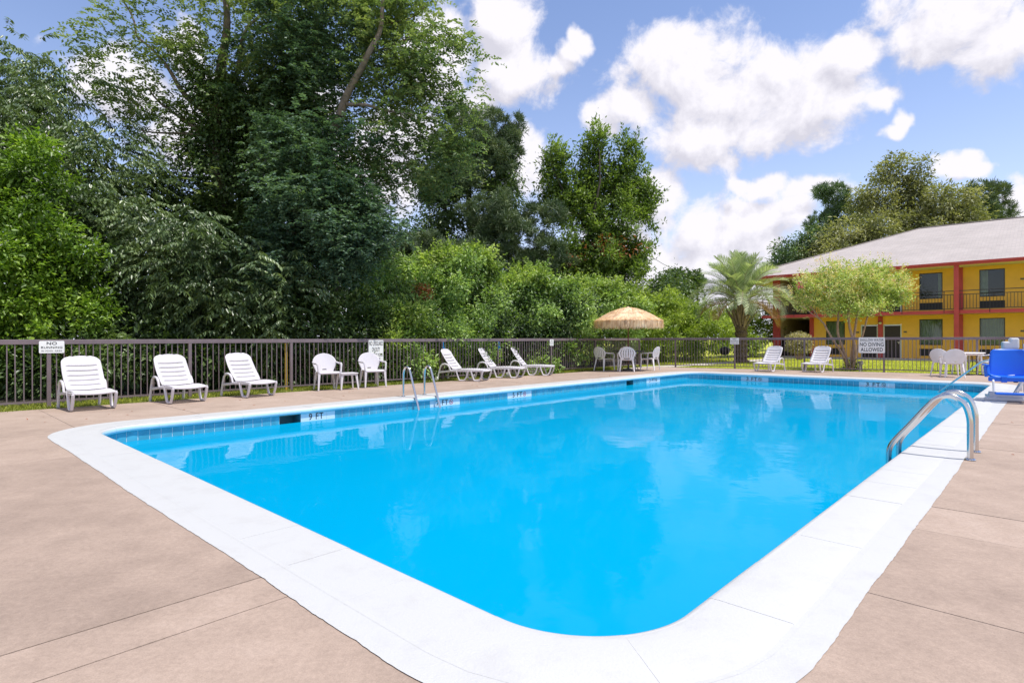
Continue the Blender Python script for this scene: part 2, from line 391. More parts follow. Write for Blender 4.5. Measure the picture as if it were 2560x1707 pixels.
def mk_coping():
    m = bpy.data.materials.new('white_painted_coping'); m.use_nodes = True; t = m.node_tree; b = t.nodes['Principled BSDF']
    pos = nd(t, 'ShaderNodeNewGeometry').outputs['Position']
    n = nd(t, 'ShaderNodeTexNoise'); n.inputs['Scale'].default_value = 4; n.inputs['Detail'].default_value = 8; n.inputs['Roughness'].default_value = 0.7; t.links.new(pos, n.inputs['Vector'])
    r = nd(t, 'ShaderNodeValToRGB'); t.links.new(n.outputs[0], r.inputs[0]); e = r.color_ramp.elements
    e[0].position = 0.28; e[0].color = (0.475, 0.47, 0.465, 1); e[1].position = 0.5; e[1].color = (0.515, 0.515, 0.512, 1)
    t.links.new(r.outputs[0], b.inputs['Base Color']); b.inputs['Roughness'].default_value = 0.6
    f = nd(t, 'ShaderNodeTexNoise'); f.inputs['Scale'].default_value = 90; f.inputs['Detail'].default_value = 4; t.links.new(pos, f.inputs['Vector'])
    bp = nd(t, 'ShaderNodeBump'); bp.inputs['Strength'].default_value = 0.45; bp.inputs['Distance'].default_value = 0.004
    t.links.new(f.outputs[0], bp.inputs['Height']); t.links.new(bp.outputs[0], b.inputs['Normal']); return m
M['coping'] = mk_coping()
def mk_shingle(bv):
    m = bpy.data.materials.new('grey_roof_shingles'); m.use_nodes = True; t = m.node_tree; b = t.nodes['Principled BSDF']
    pos = nd(t, 'ShaderNodeNewGeometry').outputs['Position']
    z = nd(t, 'ShaderNodeSeparateXYZ'); t.links.new(pos, z.inputs[0])
    along = vmth(t, 'DOT_PRODUCT', pos, (bv[0], bv[1], 0), out=1)
    cv = nd(t, 'ShaderNodeCombineXYZ'); t.links.new(along, cv.inputs[0]); t.links.new(mth(t, 'MULTIPLY', z.outputs[2], 2.9), cv.inputs[1])
    br = nd(t, 'ShaderNodeTexBrick'); t.links.new(cv.outputs[0], br.inputs['Vector']); br.inputs['Scale'].default_value = 1.0
    br.inputs['Brick Width'].default_value = 0.33; br.inputs['Row Height'].default_value = 0.14; br.inputs['Mortar Size'].default_value = 0.008
    br.inputs['Color1'].default_value = (0.40, 0.355, 0.33, 1); br.inputs['Color2'].default_value = (0.455, 0.405, 0.38, 1); br.inputs['Mortar'].default_value = (0.30, 0.275, 0.275, 1)
    n = nd(t, 'ShaderNodeTexNoise'); n.inputs['Scale'].default_value = 0.6; n.inputs['Detail'].default_value = 5; t.links.new(pos, n.inputs['Vector'])
    mr = nd(t, 'ShaderNodeMapRange'); t.links.new(n.outputs[0], mr.inputs[0]); mr.inputs[3].default_value = 0.82; mr.inputs[4].default_value = 1.15
    mm = nd(t, 'ShaderNodeMix', data_type='RGBA', blend_type='MULTIPLY'); mm.inputs[0].default_value = 1.0
    t.links.new(br.outputs[0], mm.inputs[6]); t.links.new(mr.outputs[0], mm.inputs[7]); t.links.new(mm.outputs[2], b.inputs['Base Color'])
    b.inputs['Roughness'].default_value = 0.9; return m
def mk_ground():
    m = bpy.data.materials.new('lawn_and_soil'); m.use_nodes = True; t = m.node_tree; b = t.nodes['Principled BSDF']
    pos = nd(t, 'ShaderNodeNewGeometry').outputs['Position']
    def noise(s, d=4):
        n = nd(t, 'ShaderNodeTexNoise'); n.inputs['Scale'].default_value = s; n.inputs['Detail'].default_value = d; t.links.new(pos, n.inputs['Vector']); return n.outputs[0]
    r = nd(t, 'ShaderNodeValToRGB'); t.links.new(mth(t, 'ADD', mth(t, 'MULTIPLY', noise(0.8, 5), 0.5), mth(t, 'MULTIPLY', noise(25, 3), 0.5)), r.inputs[0]); e = r.color_ramp.elements
    e[0].position = 0.36; e[0].color = (0.30, 0.32, 0.035, 1); e[1].position = 0.64; e[1].color = (0.52, 0.54, 0.075, 1)
    t.links.new(r.outputs[0], b.inputs['Base Color']); b.inputs['Roughness'].default_value = 0.9; b.inputs['Specular IOR Level'].default_value = 0.2
    bp = nd(t, 'ShaderNodeBump'); bp.inputs['Strength'].default_value = 0.8; bp.inputs['Distance'].default_value = 0.03
    t.links.new(noise(60, 3), bp.inputs['Height']); t.links.new(bp.outputs[0], b.inputs['Normal']); return m
M['ground'] = mk_ground()
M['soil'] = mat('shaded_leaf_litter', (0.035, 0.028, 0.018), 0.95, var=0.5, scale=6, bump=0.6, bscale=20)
# ================================================================== the pool
rng = random.Random(7)
PO = Vector((-5.82, 7.90, 0)); A = Vector((0.685, 0.7286, 0)).normalized(); B = Vector((A.y, -A.x, 0))
PL, PW, PR = 17.97, 8.50, 0.62            # length along A, width along B, corner radius
WATER_Z = -0.235
def pq(p, q, z=0.0): return PO + A * p + B * q + Vector((0, 0, z))
def to_pq(v):
    d = Vector((v[0], v[1], 0)) - PO; return d.dot(A), d.dot(B)
def outline(off=0.0, n=10):
    """points (p, q, normal_p, normal_q) round the pool edge; corners rounded"""
    r = PR; out = []
    for cp, cq, a0 in ((PL - r, PW - r, 0), (r, PW - r, PI / 2), (r, r, PI), (PL - r, r, 1.5 * PI)):
        for k in range(n + 1):
            a = a0 + PI / 2 * k / n
            out.append((cp + (r + off) * math.cos(a), cq + (r + off) * math.sin(a), math.cos(a), math.sin(a)))
    return out
def edge_path(step=0.02):
    """fine closed path round the edge, with arc length, starting half way along the near-left side"""
    o = outline(0, 60); pts = []
    for i in range(len(o)):
        x0, y0, nx0, ny0 = o[i]; x1, y1, nx1, ny1 = o[(i + 1) % len(o)]
        L = math.hypot(x1 - x0, y1 - y0)
        if L < 1e-6: continue
        k = max(1, int(L / step))
        for j in range(k):
            f = j / k; pts.append((x0 + (x1 - x0) * f, y0 + (y1 - y0) * f, nx0 + (nx1 - nx0) * f, ny0 + (ny1 - ny0) * f))
    s = [0.0]
    for i in range(1, len(pts) + 1):
        a, b = pts[i - 1], pts[i % len(pts)]; s.append(s[-1] + math.hypot(b[0] - a[0], b[1] - a[1]))
    return pts, s
EP, ES = edge_path(); ETOT = ES[-1]; ES_np = np.array(ES)
def edge(s):
    s %= ETOT; i = int(np.searchsorted(ES_np, s, 'right') - 1); i = min(i, len(EP) - 1)
    a, b = EP[i], EP[(i + 1) % len(EP)]; f = (s - ES[i]) / max(1e-9, ES[i + 1] - ES[i])
    return [a[k] + (b[k] - a[k]) * f for k in range(4)]
def nearest_s(p, q):
    return ES[min(range(len(EP)), key=lambda i: (EP[i][0] - p) ** 2 + (EP[i][1] - q) ** 2)]

ground = MB()
ground.add([(-900, -60, -0.06), (900, -60, -0.06), (900, 1800, -0.06), (-900, 1800, -0.06)], [(0, 1, 2, 3)])
# cut the pool and deck area out of the ground by laying it as a ring
gp = [pq(-14, -3.2), pq(PL + 6, -3.2), pq(PL + 6, PW + 14), pq(-14, PW + 14)]
ground = MB(); far = [(-900, -600), (-900, 1800), (900, 1800), (900, -600)]
inn = [pq(-0.3, -0.3), pq(PL + 0.3, -0.3), pq(PL + 0.3, PW + 0.3), pq(-0.3, PW + 0.3)]
ground.add([(x, y, -0.06) for x, y in far] + [(v.x, v.y, -0.06) for v in inn], [(0, 4, 5, 1), (1, 5, 6, 2), (2, 6, 7, 3), (3, 7, 4, 0)])
g_o = struct(obj('ground', ground, M['ground']))
# shaded soil under the wood
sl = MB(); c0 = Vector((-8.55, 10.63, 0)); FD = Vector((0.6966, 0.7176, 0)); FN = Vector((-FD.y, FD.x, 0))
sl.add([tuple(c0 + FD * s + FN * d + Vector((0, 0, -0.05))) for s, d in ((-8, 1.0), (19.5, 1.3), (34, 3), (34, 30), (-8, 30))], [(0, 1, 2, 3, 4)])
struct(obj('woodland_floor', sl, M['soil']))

# basin: walls below the tile band, sloping floor
def depth(p):
    if p < 4.5: return -2.75
    if p < 11.5: return -2.75 + (p - 4.5) / 7.0 * 1.55
    return -1.2 + (p - 11.5) / (PL - 11.5) * 0.2
basin = MB()
ring = [edge(ETOT * i / 240) for i in range(240)]; n = len(ring); vs = []
for (p, q, a_, b_) in ring: vs.append(tuple(pq(p, q, -0.25)))
for (p, q, a_, b_) in ring: vs.append(tuple(pq(p, q, depth(p) - 0.02)))
basin.add(vs, [(i, (i + 1) % n, n + (i + 1) % n, n + i) for i in range(n)])
def bump_floor(u_, v_):
    p, q = u_ * (PL + 0.1) - 0.05, v_ * (PW + 0.1) - 0.05
    return tuple(pq(p, q, depth(p)))
basin.grid(bump_floor, 60, 4)
# the tile band sits in front of this wall, so the wall is set 12 mm back there
for i, v in enumerate(basin.v): pass
basin_o = struct(obj('pool_basin', basin, M['plaster']))

# depth markers: (side, photo u range, text, red symbol?)
def p_on_left(u, v): return to_pq(G(u, v))[0]
def on_wall(u, side):
    """position along the wall where the ray through column u meets it at tile height"""
    x, _ = unroll(u, 900); k = x / FPX
    if side == 'left':    # q = 0
        P0, d = PO, A
    else:                 # p = PL
        P0, d = pq(PL, 0), B
    t = (k * P0.y - P0.x) / (d.x - k * d.y); return t
MARK = [('left', 750.5, 837.5, '9 FT', None), ('left', 1074, 1148, '7 FT', 'redink'), ('left', 1268, 1328, '5 FT', 'redink'), ('left', 1616, 1649, '3 FT', 'ink'),
        ('far', 1853, 1921, '3 FT', 'ink'), ('far', 2148, 2236, '3 FT', 'ink')]
SKIM = [('left', 699, 750.5), ('left', 1566, 1583)]
tile_top, tile_bot, TP = -0.092, -0.246, 0.152
def s_of(side, t): return nearest_s(t, 0.0) if side == 'left' else nearest_s(PL, t)
spans = []
for side, u0, u1, txt, c in MARK:
    s0, s1 = sorted((s_of(side, on_wall(u0, side)), s_of(side, on_wall(u1, side)))); spans.append((s0, s1, 'mark', txt, c))
for side, u0, u1 in SKIM:
    s0, s1 = sorted((s_of(side, on_wall(u0, side)), s_of(side, on_wall(u1, side)))); spans.append((s0, s1, 'skim', None, None))
spans.sort()

def wall_pt(s, off, z):
    p, q, a_, b_ = edge(s); return pq(p + a_ * off, q + b_ * off, z)     # off > 0 is away from the water
# grout bed (joined) and tiles (each its own piece)
S_left0, S_left1 = nearest_s(0, PW * 0.0 + 0.8), 0
# range that the camera can see: left wall + far wall, from just round the near-left corner to the far-right corner
sA = nearest_s(0.0, PR + 0.4); sB = nearest_s(PL, PW - 0.2)
if sB < sA: sB += ETOT
def in_span(s, kind=None):
    for s0, s1, k, *_ in spans:
        if s0 - 0.005 <= (s % ETOT) <= s1 + 0.005 and (kind is None or k == kind): return True
    return False
tiles = []
s = sA
cuts = sorted([x for sp in spans for x in (sp[0], sp[1])])
cutsx = [c if c >= sA else c + ETOT for c in cuts]; cutsx.sort()
regions = []; cur_s = sA
for i in range(0, len(cutsx), 2):
    regions.append((cur_s, cutsx[i])); cur_s = cutsx[i + 1]
regions.append((cur_s, sB))
bed = MB()
for r0, r1 in regions:
    if r1 - r0 < 0.03: continue
    k = max(1, round((r1 - r0) / TP)); w = (r1 - r0) / k
    for i in range(k):
        a0, a1 = r0 + i * w + 0.005, r0 + (i + 1) * w - 0.005
        mb = MB(); dz = rng.uniform(-0.001, 0.001)
        P = [wall_pt(a0, -0.008 + dz, tile_bot), wall_pt(a1, -0.008 + dz, tile_bot), wall_pt(a1, -0.008 + dz, tile_top), wall_pt(a0, -0.008 + dz, tile_top)]
        Q = [wall_pt(a0, 0.004, tile_bot), wall_pt(a1, 0.004, tile_bot), wall_pt(a1, 0.004, tile_top), wall_pt(a0, 0.004, tile_top)]
        mb.add(P + Q, [(0, 1, 2, 3), (4, 7, 6, 5), (0, 4, 5, 1), (1, 5, 6, 2), (2, 6, 7, 3), (3, 7, 4, 0)])
        obj('tile', mb, M['tile'], basin_o)
def band(mb, r0, r1, off0, off1, z0, z1):
    k = max(1, int((r1 - r0) / 0.04)); vs = []; 
    for i in range(k + 1):
        s_ = r0 + (r1 - r0) * i / k
        vs += [wall_pt(s_, off0, z0), wall_pt(s_, off0, z1)]
    mb.add(vs, [(2*i, 2*i+2, 2*i+3, 2*i+1) for i in range(k)])
for r0, r1 in regions: band(bed, r0, r1, -0.003, 0, -0.26, -0.08)
bedo = obj('grout_bed', bed, M['grout'], basin_o)
bed2 = MB(); band(bed2, sB, sA + ETOT if sA + ETOT > sB else sA, -0.004, 0, -0.26, -0.08)
obj('plain_band', bed2, M['tile'], basin_o)

# lettering helper -------------------------------------------------
def text_mesh(body, w, h, mat_, spacing=1.0, bold=0.0):
    cu = bpy.data.curves.new('lettering', 'FONT'); cu.body = body; cu.space_character = spacing; cu.offset = bold
    o = bpy.data.objects.new('lettering_tmp', cu); COL.objects.link(o)
    dg = bpy.context.evaluated_depsgraph_get()
    me = bpy.data.meshes.new_from_object(o.evaluated_get(dg)); bpy.data.objects.remove(o); bpy.data.curves.remove(cu)
    co = np.empty(len(me.vertices) * 3); me.vertices.foreach_get('co', co); co = co.reshape(-1, 3)
    mn, mxx = co.min(0), co.max(0); sz = np.maximum(mxx - mn, 1e-6)
    co[:, 0] = (co[:, 0] - mn[0]) / sz[0] * w - w / 2; co[:, 1] = (co[:, 1] - mn[1]) / sz[1] * h - h / 2; co[:, 2] = 0
    me.vertices.foreach_set('co', co.ravel()); me.materials.clear(); me.materials.append(mat_); me.update(); me.name = 'lettering'
    return me
def frame_mat(o, x, y):
    """matrix with local x along x, local y along y, at o"""
    x = Vector(x).normalized(); y = Vector(y).normalized(); z = x.cross(y)
    return Matrix(((x.x, y.x, z.x, o.x), (x.y, y.y, z.y, o.y), (x.z, y.z, z.z, o.z), (0, 0, 0, 1)))
def symbol(mat_, r):
    mb = MB(); n = 24
    for k in range(n):
        a0, a1 = 2 * PI * k / n, 2 * PI * (k + 1) / n
        mb.add([(r*math.cos(a0), r*math.sin(a0), 0), (r*math.cos(a1), r*math.sin(a1), 0), (.8*r*math.cos(a1), .8*r*math.sin(a1), 0), (.8*r*math.cos(a0), .8*r*math.sin(a0), 0)], [(0, 3, 2, 1)][::1])
    d = r * 0.62
    mb.add([(-d - .08*r, d - .08*r, 0), (-d + .08*r, d + .08*r, 0), (d + .08*r, -d + .08*r, 0), (d - .08*r, -d - .08*r, 0)], [(3, 2, 1, 0)])
    mb.add([(-.45*r, -.40*r, 0), (.30*r, .30*r, 0), (.40*r, .20*r, 0), (-.35*r, -.50*r, 0)], [(0, 3, 2, 1)])
    mb.add([(.35*r, .42*r, 0), (.52*r, .42*r, 0), (.52*r, .25*r, 0), (.35*r, .25*r, 0)], [(0, 3, 2, 1)])
    return mb
for s0, s1, kind, txt, c in spans:
    L = s1 - s0; mid = (s0 + s1) / 2
    a_, b_ = wall_pt(s0, 0, 0), wall_pt(s1, 0, 0); xd = (b_ - a_).normalized()
    p, q, nx, ny = edge(mid); inward = -(A * nx + B * ny)
    if xd.cross(Vector((0, 0, 1))).dot(inward) < 0: xd = -xd
    if kind == 'mark':
        mb = MB(); k = max(3, round(L / TP)); w = L / k
        for i in range(k):
            f0, f1 = s0 + i * w + 0.002, s0 + (i + 1) * w - 0.002
            t = MB(); P = [wall_pt(f0, -0.009, tile_bot), wall_pt(f1, -0.009, tile_bot), wall_pt(f1, -0.009, tile_top), wall_pt(f0, -0.009, tile_top)]
            Q = [v - inward * 0.012 for v in P]
            t.add(P + Q, [(0, 1, 2, 3), (4, 7, 6, 5), (0, 4, 5, 1), (1, 5, 6, 2), (2, 6, 7, 3), (3, 7, 4, 0)])
            o = obj('depth_marker_tile', t, M['tile_w'], basin_o)
        ctr = wall_pt(mid, -0.0115, -0.158)
        Mx = frame_mat(ctr, xd, (0, 0, 1))
        tw = L * (0.40 if c else 0.42)
        to = put('depth_lettering', text_mesh(txt, tw, 0.115, M['ink'], 1.15, 0.012), basin_o)
        to.matrix_local = Mx @ Matrix.Translation((-L * 0.10 if c else -L * 0.06, 0, 0.0))
        if c:
            so = obj('no_diving_symbol', symbol(M[c], 0.055), M[c], basin_o); so.matrix_local = Mx @ Matrix.Translation((L * 0.20, 0.0, 0))
    else:
        # skimmer mouth: a real throat going back under the deck
        d = -inward; h = []
        for z in (-0.30, tile_top + 0.004):
            for dd in (0.0, 0.30):
                for e in (a_, b_): h.append(Vector((e.x, e.y, 0)) + d * dd + Vector((0, 0, z)))
        mb = MB().add(h, [(0, 2, 3, 1), (4, 5, 7, 6), (2, 6, 7, 3), (0, 4, 6, 2), (1, 3, 7, 5)])
        sk = obj('skimmer_throat', mb, M['skimmer'], basin_o)

# entry steps in the far right corner, under water
steps = MB()
for k, (r, z) in enumerate(((2.0, -0.80), (1.45, -0.52), (0.9, -0.29))):
    poly = [pq(PL, PW)] + [pq(PL - r * math.cos(t), PW - r * math.sin(t)) for t in np.linspace(0, PI / 2, 14)]
    steps.prism([(v.x, v.y) for v in poly], depth(PL) - 0.05, z)
obj('entry_steps', steps, M['step'], basin_o)

wat = MB(); o_ = outline(-0.002, 10)
wat.add([tuple(pq(p, q, WATER_Z)) for p, q, *_ in o_], [tuple(range(len(o_)))[::-1]])
wo_ = struct(obj('pool_water', wat, M['water']))

# coping stones ------------------------------------------------------
cop = struct(put('pool_coping', None))
CW = 0.35
prof = [(-0.045, -0.022), (-0.035, -0.004), (-0.015, 0.004), (0.02, 0.0065), (CW - 0.012, 0.0065), (CW, 0.003), (CW, -0.06)]
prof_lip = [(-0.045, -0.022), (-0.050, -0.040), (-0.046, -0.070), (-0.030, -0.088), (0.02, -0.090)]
def ring_piece(s0, s1, dz, k):
    mb = MB()
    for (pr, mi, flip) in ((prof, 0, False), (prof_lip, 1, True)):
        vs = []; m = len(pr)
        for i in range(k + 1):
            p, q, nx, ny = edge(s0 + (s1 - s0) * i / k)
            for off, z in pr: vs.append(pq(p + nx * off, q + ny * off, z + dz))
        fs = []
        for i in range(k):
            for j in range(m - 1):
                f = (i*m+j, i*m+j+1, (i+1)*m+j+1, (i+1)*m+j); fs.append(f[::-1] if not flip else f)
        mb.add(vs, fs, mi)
        # end faces
        if not flip:
            for e in (0, k):
                o = len(mb.v) - len(vs) + e * m
                mb.f.append(tuple(range(o, o + m)) if e == 0 else tuple(range(o, o + m))[::-1]); mb.m.append(0)
    return mb
nst = int(round(ETOT / 0.60))
for i in range(nst):
    s0, s1 = ETOT * i / nst + 0.0007, ETOT * (i + 1) / nst - 0.0007
    p0, p1 = edge(s0), edge(s1)
    curved = abs(p0[2] - p1[2]) + abs(p0[3] - p1[3]) > 1e-3
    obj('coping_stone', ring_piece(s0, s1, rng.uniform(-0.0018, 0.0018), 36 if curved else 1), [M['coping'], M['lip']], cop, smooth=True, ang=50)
# mortar under the joints, then the painted border with its hand-cut outer edge
mo = MB(); k = 400; vs = []
for i in range(k):
    p, q, nx, ny = edge(ETOT * i / k); vs += [pq(p + nx * -0.01, q + ny * -0.01, 0.0048), pq(p + nx * (CW + 0.02), q + ny * (CW + 0.02), 0.0048)]
mo.add(vs, [(2*i, (2*i+2) % (2*k), (2*i+3) % (2*k), 2*i+1) for i in range(k)])
obj('joint_mortar', mo, M['coping'], cop)
pb = MB(); k = 1800; wob = 0.0; vs = []; ph = [rng.uniform(0, 6.28) for _ in range(9)]
for i in range(k):
    s_ = ETOT * i / k; p, q, nx, ny = edge(s_)
    wob = wob * 0.93 + rng.uniform(-0.0022, 0.0022); w = 0.158 + wob + 0.004 * math.sin(2*PI*13*i/k + ph[0]) + rng.uniform(-0.0018, 0.0018)
    vs += [pq(p + nx * (CW - 0.002), q + ny * (CW - 0.002), 0.0042), pq(p + nx * (CW + w), q + ny * (CW + w), 0.0042)]
pb.add(vs, [(2*i, (2*i+2) % (2*k), (2*i+3) % (2*k), 2*i+1) for i in range(k)])
obj('painted_border', pb, M['coping'], cop)

# deck slabs ---------------------------------------------------------
FB_DIR = Vector((0.8457, -0.534, 0)); CORNER = Vector((5.57, 25.18, 0))
e0, e1 = G(0, 1030), G(1107, 953.5)
def clip(poly, P, nrm):
    out = []
    for i in range(len(poly)):
        a_, b_ = poly[i], poly[(i + 1) % len(poly)]
        da, db = (a_ - P).dot(nrm), (b_ - P).dot(nrm)
        if da >= 0: out.append(a_)
        if da * db < 0: out.append(a_ + (b_ - a_) * (da / (da - db)))
    return out
ed = (e1 - e0); ed.z = 0; ed.normalize(); en = Vector((ed.y, -ed.x, 0))           # keep the pool side
bn = Vector((FB_DIR.y, -FB_DIR.x, 0)); 
if bn.dot(pq(5, 5) - CORNER) < 0: bn = -bn
deck = struct(put('pool_deck', None))
def slab(p0, p1, q0, q1):
    poly = [pq(p0, q0), pq(p1, q0), pq(p1, q1), pq(p0, q1)]
    poly = clip(poly, Vector((e0.x, e0.y, 0)), en); 
    if len(poly) >= 3: poly = clip(poly, CORNER - bn * 0.02, bn)
    if len(poly) < 3: return
    ar = sum(poly[i].x * poly[(i+1) % len(poly)].y - poly[(i+1) % len(poly)].x * poly[i].y for i in range(len(poly)))
    if abs(ar) < 0.02: return
    if ar < 0: poly = poly[::-1]
    dz = rng.uniform(-0.0015, 0.0015)
    o = obj('slab', MB().prism([(v.x, v.y) for v in poly], -0.12, dz), M['deck'], deck)
    o['kind'] = 'structure' if False else o.get('kind', ''); del o['kind']
g = 0.0035; ins = 0.10
def cutlist(a_, b_, marks): 
    m = [a_] + [x for x in marks if a_ < x < b_] + [b_]; return list(zip(m, m[1:]))
# joints whose place the photograph shows on the near right deck
jr = sorted([to_pq(G(2299, 1322.6))[0], to_pq(G(2241, 1499))[0], to_pq(G(2370, 1272))[0], to_pq(G(2520, 1089))[0], 6.4, 8.9, 11.4, 13.9, 16.4, -1.6, -4.4, -7.4])
jn = sorted([to_pq(G(636, 1447))[1], 0.1, 2.2, 7.0])
for p0, p1 in cutlist(-12, PL + 7.0, jr + [PL + 0.9, PL + 3.4]):
    for q0, q1 in ((PW + ins, PW + 3.1), (PW + 3.1, PW + 6.2), (PW + 6.2, PW + 9.3), (PW + 9.3, PW + 12.4)): slab(p0 + g, p1 - g, q0 + g, q1 - g)
for q0, q1 in cutlist(-5.5, PW + ins, jn):
    for p0, p1 in ((-ins, -2.9), (-2.9, -6.0), (-6.0, -9.1), (-9.1, -12.0)): slab(p1 + g, p0 - g, q0 + g, q1 - g)
for p0, p1 in cutlist(-ins, PL + ins, [1.6, 4.4, 7.2, 10.0, 12.8, 15.6]):
    for q0, q1 in ((-2.2, -ins), (-5.5, -2.2)): slab(p0 + g, p1 - g, q0 + g, q1 - g)
for q0, q1 in cutlist(-5.5, PW + ins, [-2.4, 0.4, 3.2, 6.0]):
    for p0, p1 in ((PL + ins, PL + 2.6), (PL + 2.6, PL + 7)): slab(p0 + g, p1 - g, q0 + g, q1 - g)

# ================================================================== fence
def fence(name, label, P0, d, length, posts, H, npk, postH=0.0):
    t = thing(name, label, 'fence', P0, heading(d.x, d.y))
    obj('top_rail', MB().box((length / 2, 0, H - 0.045), (length, 0.05, 0.09)), M['fence'], t, bevel=0.006)
    obj('bottom_rail', MB().box((length / 2, 0, 0.09), (length, 0.028, 0.032)), M['fence'], t)
    pm = MB().box((0, 0, (H - 0.09) / 2 - 0.05), (0.062, 0.062, H - 0.09 + 0.1)).mesh('post', [M['fence']])
    for x in posts: put('post', pm, t, (x, 0, 0), rng.uniform(-0.02, 0.02))
    km = MB().box((0, 0, (0.106 + H - 0.09) / 2), (0.017, 0.017, H - 0.09 - 0.106)).mesh('picket', [M['fence']])
    xs = sorted(list(posts))
    allx = [0.0] + xs + [length]
    for a_, b_ in zip(allx, allx[1:]):
        if b_ - a_ < 0.2: continue
        k = max(1, int(round((b_ - a_) / 0.115)))
        for i in range(1, k):
            o = put('picket', km, t, (a_ + (b_ - a_) * i / k, 0, 0), 0)
            o.rotation_euler = (rng.uniform(-0.004, 0.004), rng.uniform(-0.006, 0.006), 0)
    return t
S0 = -2.4
LP0 = c0 + FD * S0
lposts = [2.4 * k for k in range(1, 9)]
lposts = [0.05] + [-S0 + x for x in (0.0, 2.37, 4.6, 6.95, 9.27, 11.6, 14.3, 17.0)] + [-S0 + 20.27]
fl = fence('pool_fence', 'brown metal picket fence in front of the trees behind the loungers', LP0, FD, -S0 + 20.27, lposts, 1.225, 20)
FB_LEN = 17.5
fbm = CORNER + FB_DIR * 0.06
fr_ = fence('pool_fence', 'brown metal picket fence between the pool deck and the motel lawn', fbm, FB_DIR, FB_LEN, [1.52, 3.9, 6.4, 8.92, 11.5, 14.0, 16.5], 1.235, 20)

# ---- signs hang on the fences; each is its own thing
def sign(label, P, d, w, h, top, lines, r=0.02):
    """board facing the pool, centred at P along the fence; lines = (text, rel width, centre y, height, ink)"""
    t = thing('safety_sign', label, 'sign', Vector((P.x, P.y, 0)), heading(d.x, d.y))
    yb = -0.036
    b_ = MB().prism(rrect(w, h, r), 0, 0.004)
    b_.xf(Matrix.Translation((0, yb, top - h / 2)) @ Matrix.Rotation(PI / 2, 4, 'X'))
    obj('board', b_, M['signwhite'], t)
    for txt, rw, cy, hh, ink in lines:
        o = put('lettering', text_mesh(txt, w * rw, h * hh, M[ink], 1.05, 0.012), t)
        o.matrix_local = Matrix.Translation((0, yb - 0.0065, top - h / 2 + cy * h)) @ Matrix.Rotation(PI / 2, 4, 'X')
    return t
NR = [('NO', 0.40, 0.30, 0.24, 'ink'), ('RUNNING', 0.84, -0.03, 0.17, 'ink'), ('IN POOL AREA', 0.82, -0.31, 0.12, 'greyink')]
sign('white no-running sign on the fence post beside the largest lounge chair', c0 + FD * 0.04, FD, 0.37, 0.225, 1.20, NR)
sign('tall white no-lifeguard sign on the fence behind a round-back chair', c0 + FD * 6.95, FD, 0.46, 0.57, 1.19,
     [('NO LIFEGUARD', 0.92, 0.345, 0.22, 'ink'), ('ON DUTY', 0.55, 0.06, 0.20, 'ink'), ('SWIM AT YOUR', 0.92, -0.20, 0.15, 'ink'), ('OWN RISK', 0.62, -0.39, 0.13, 'ink')])
sign('small white rules sign on the fence between the loungers and the thatched umbrella', c0 + FD * 14.3, FD, 0.21, 0.23, 1.19,
     [('NO', 0.42, 0.30, 0.20, 'greyink'), ('RUNNING', 0.84, 0.0, 0.15, 'greyink'), ('IN POOL AREA', 0.80, -0.28, 0.12, 'greyink')])
sign('white no-running sign on the fence in front of the palm trunk', fbm + FB_DIR * 3.9, FB_DIR, 0.34, 0.26, 1.235, NR)
sign('large white shallow-water sign on the fence in front of the motel doors', fbm + FB_DIR * 8.55, FB_DIR, 0.80, 0.56, 1.235,
     [('SHALLOW WATER', 0.90, 0.33, 0.17, 'greyink'), ('NO DIVING', 0.90, 0.05, 0.24, 'ink'), ('ALLOWED', 0.84, -0.28, 0.24, 'ink')], 0.04)
# yellow pole behind one post, blue straps, outlet boxes
yp = c0 + FD * 4.52 + FN * 0.09
tag(obj('safety_pole', MB().tube([(yp.x, yp.y, -0.05), (yp.x, yp.y, 0.55), (yp.x, yp.y, 1.12)], 0.034, 10), M['yellow_pole']), 'yellow pole standing against the back of a brown fence post', 'pole')
for k, s_ in enumerate((9.27, 11.6)):
    b0 = c0 + FD * s_ - FN * 0.045
    mb = MB().tube([(b0.x, b0.y, 1.12), (b0.x + .01, b0.y, 1.0), (b0.x, b0.y, 0.86)], 0.013, 6).tube([(b0.x - .03, b0.y, .97), (b0.x + .04, b0.y, .95), (b0.x + .05, b0.y, 0.90)], 0.010, 6)
    tag(obj('blue_strap', mb, M['bluestrap'], smooth=True), ('blue strap tied round the fence post beside the outlet box', 'blue strap tied round the fence post behind the middle long lounger')[k], 'strap', 'blue straps on the fence posts')
ob = c0 + FD * 8.55 - FN * 0.03
t = thing('outlet_box', 'small white outlet box on the fence beside a long lounger', 'outlet box', (ob.x, ob.y, 0.0), heading(FD.x, FD.y))
obj('box', MB().box((0, 0, 0.25), (0.09, 0.05, 0.15)), M['white'], t, bevel=0.006); obj('conduit', MB().tube([(0, 0, -0.05), (0, 0, 0.18)], 0.012, 6), M['grey_box'], t)
ob = G(2166, 928.5) + Vector((0, 0.35, 0)); ob.z = -0.06
t = thing('outlet_post', 'short grey outlet post in the grass beside the flowering tree', 'outlet post', ob, 0.3)
obj('stake', MB().box((-0.03, 0, 0.16), (0.07, 0.05, 0.34)), M['grey_box'], t); obj('box', MB().box((0.02, 0, 0.36), (0.13, 0.10, 0.14)), M['grey_box'], t, bevel=0.008); obj('conduit', MB().tube([(0.07, 0, -0.02), (0.07, 0, 0.3)], 0.014, 6), M['grey_box'], t)
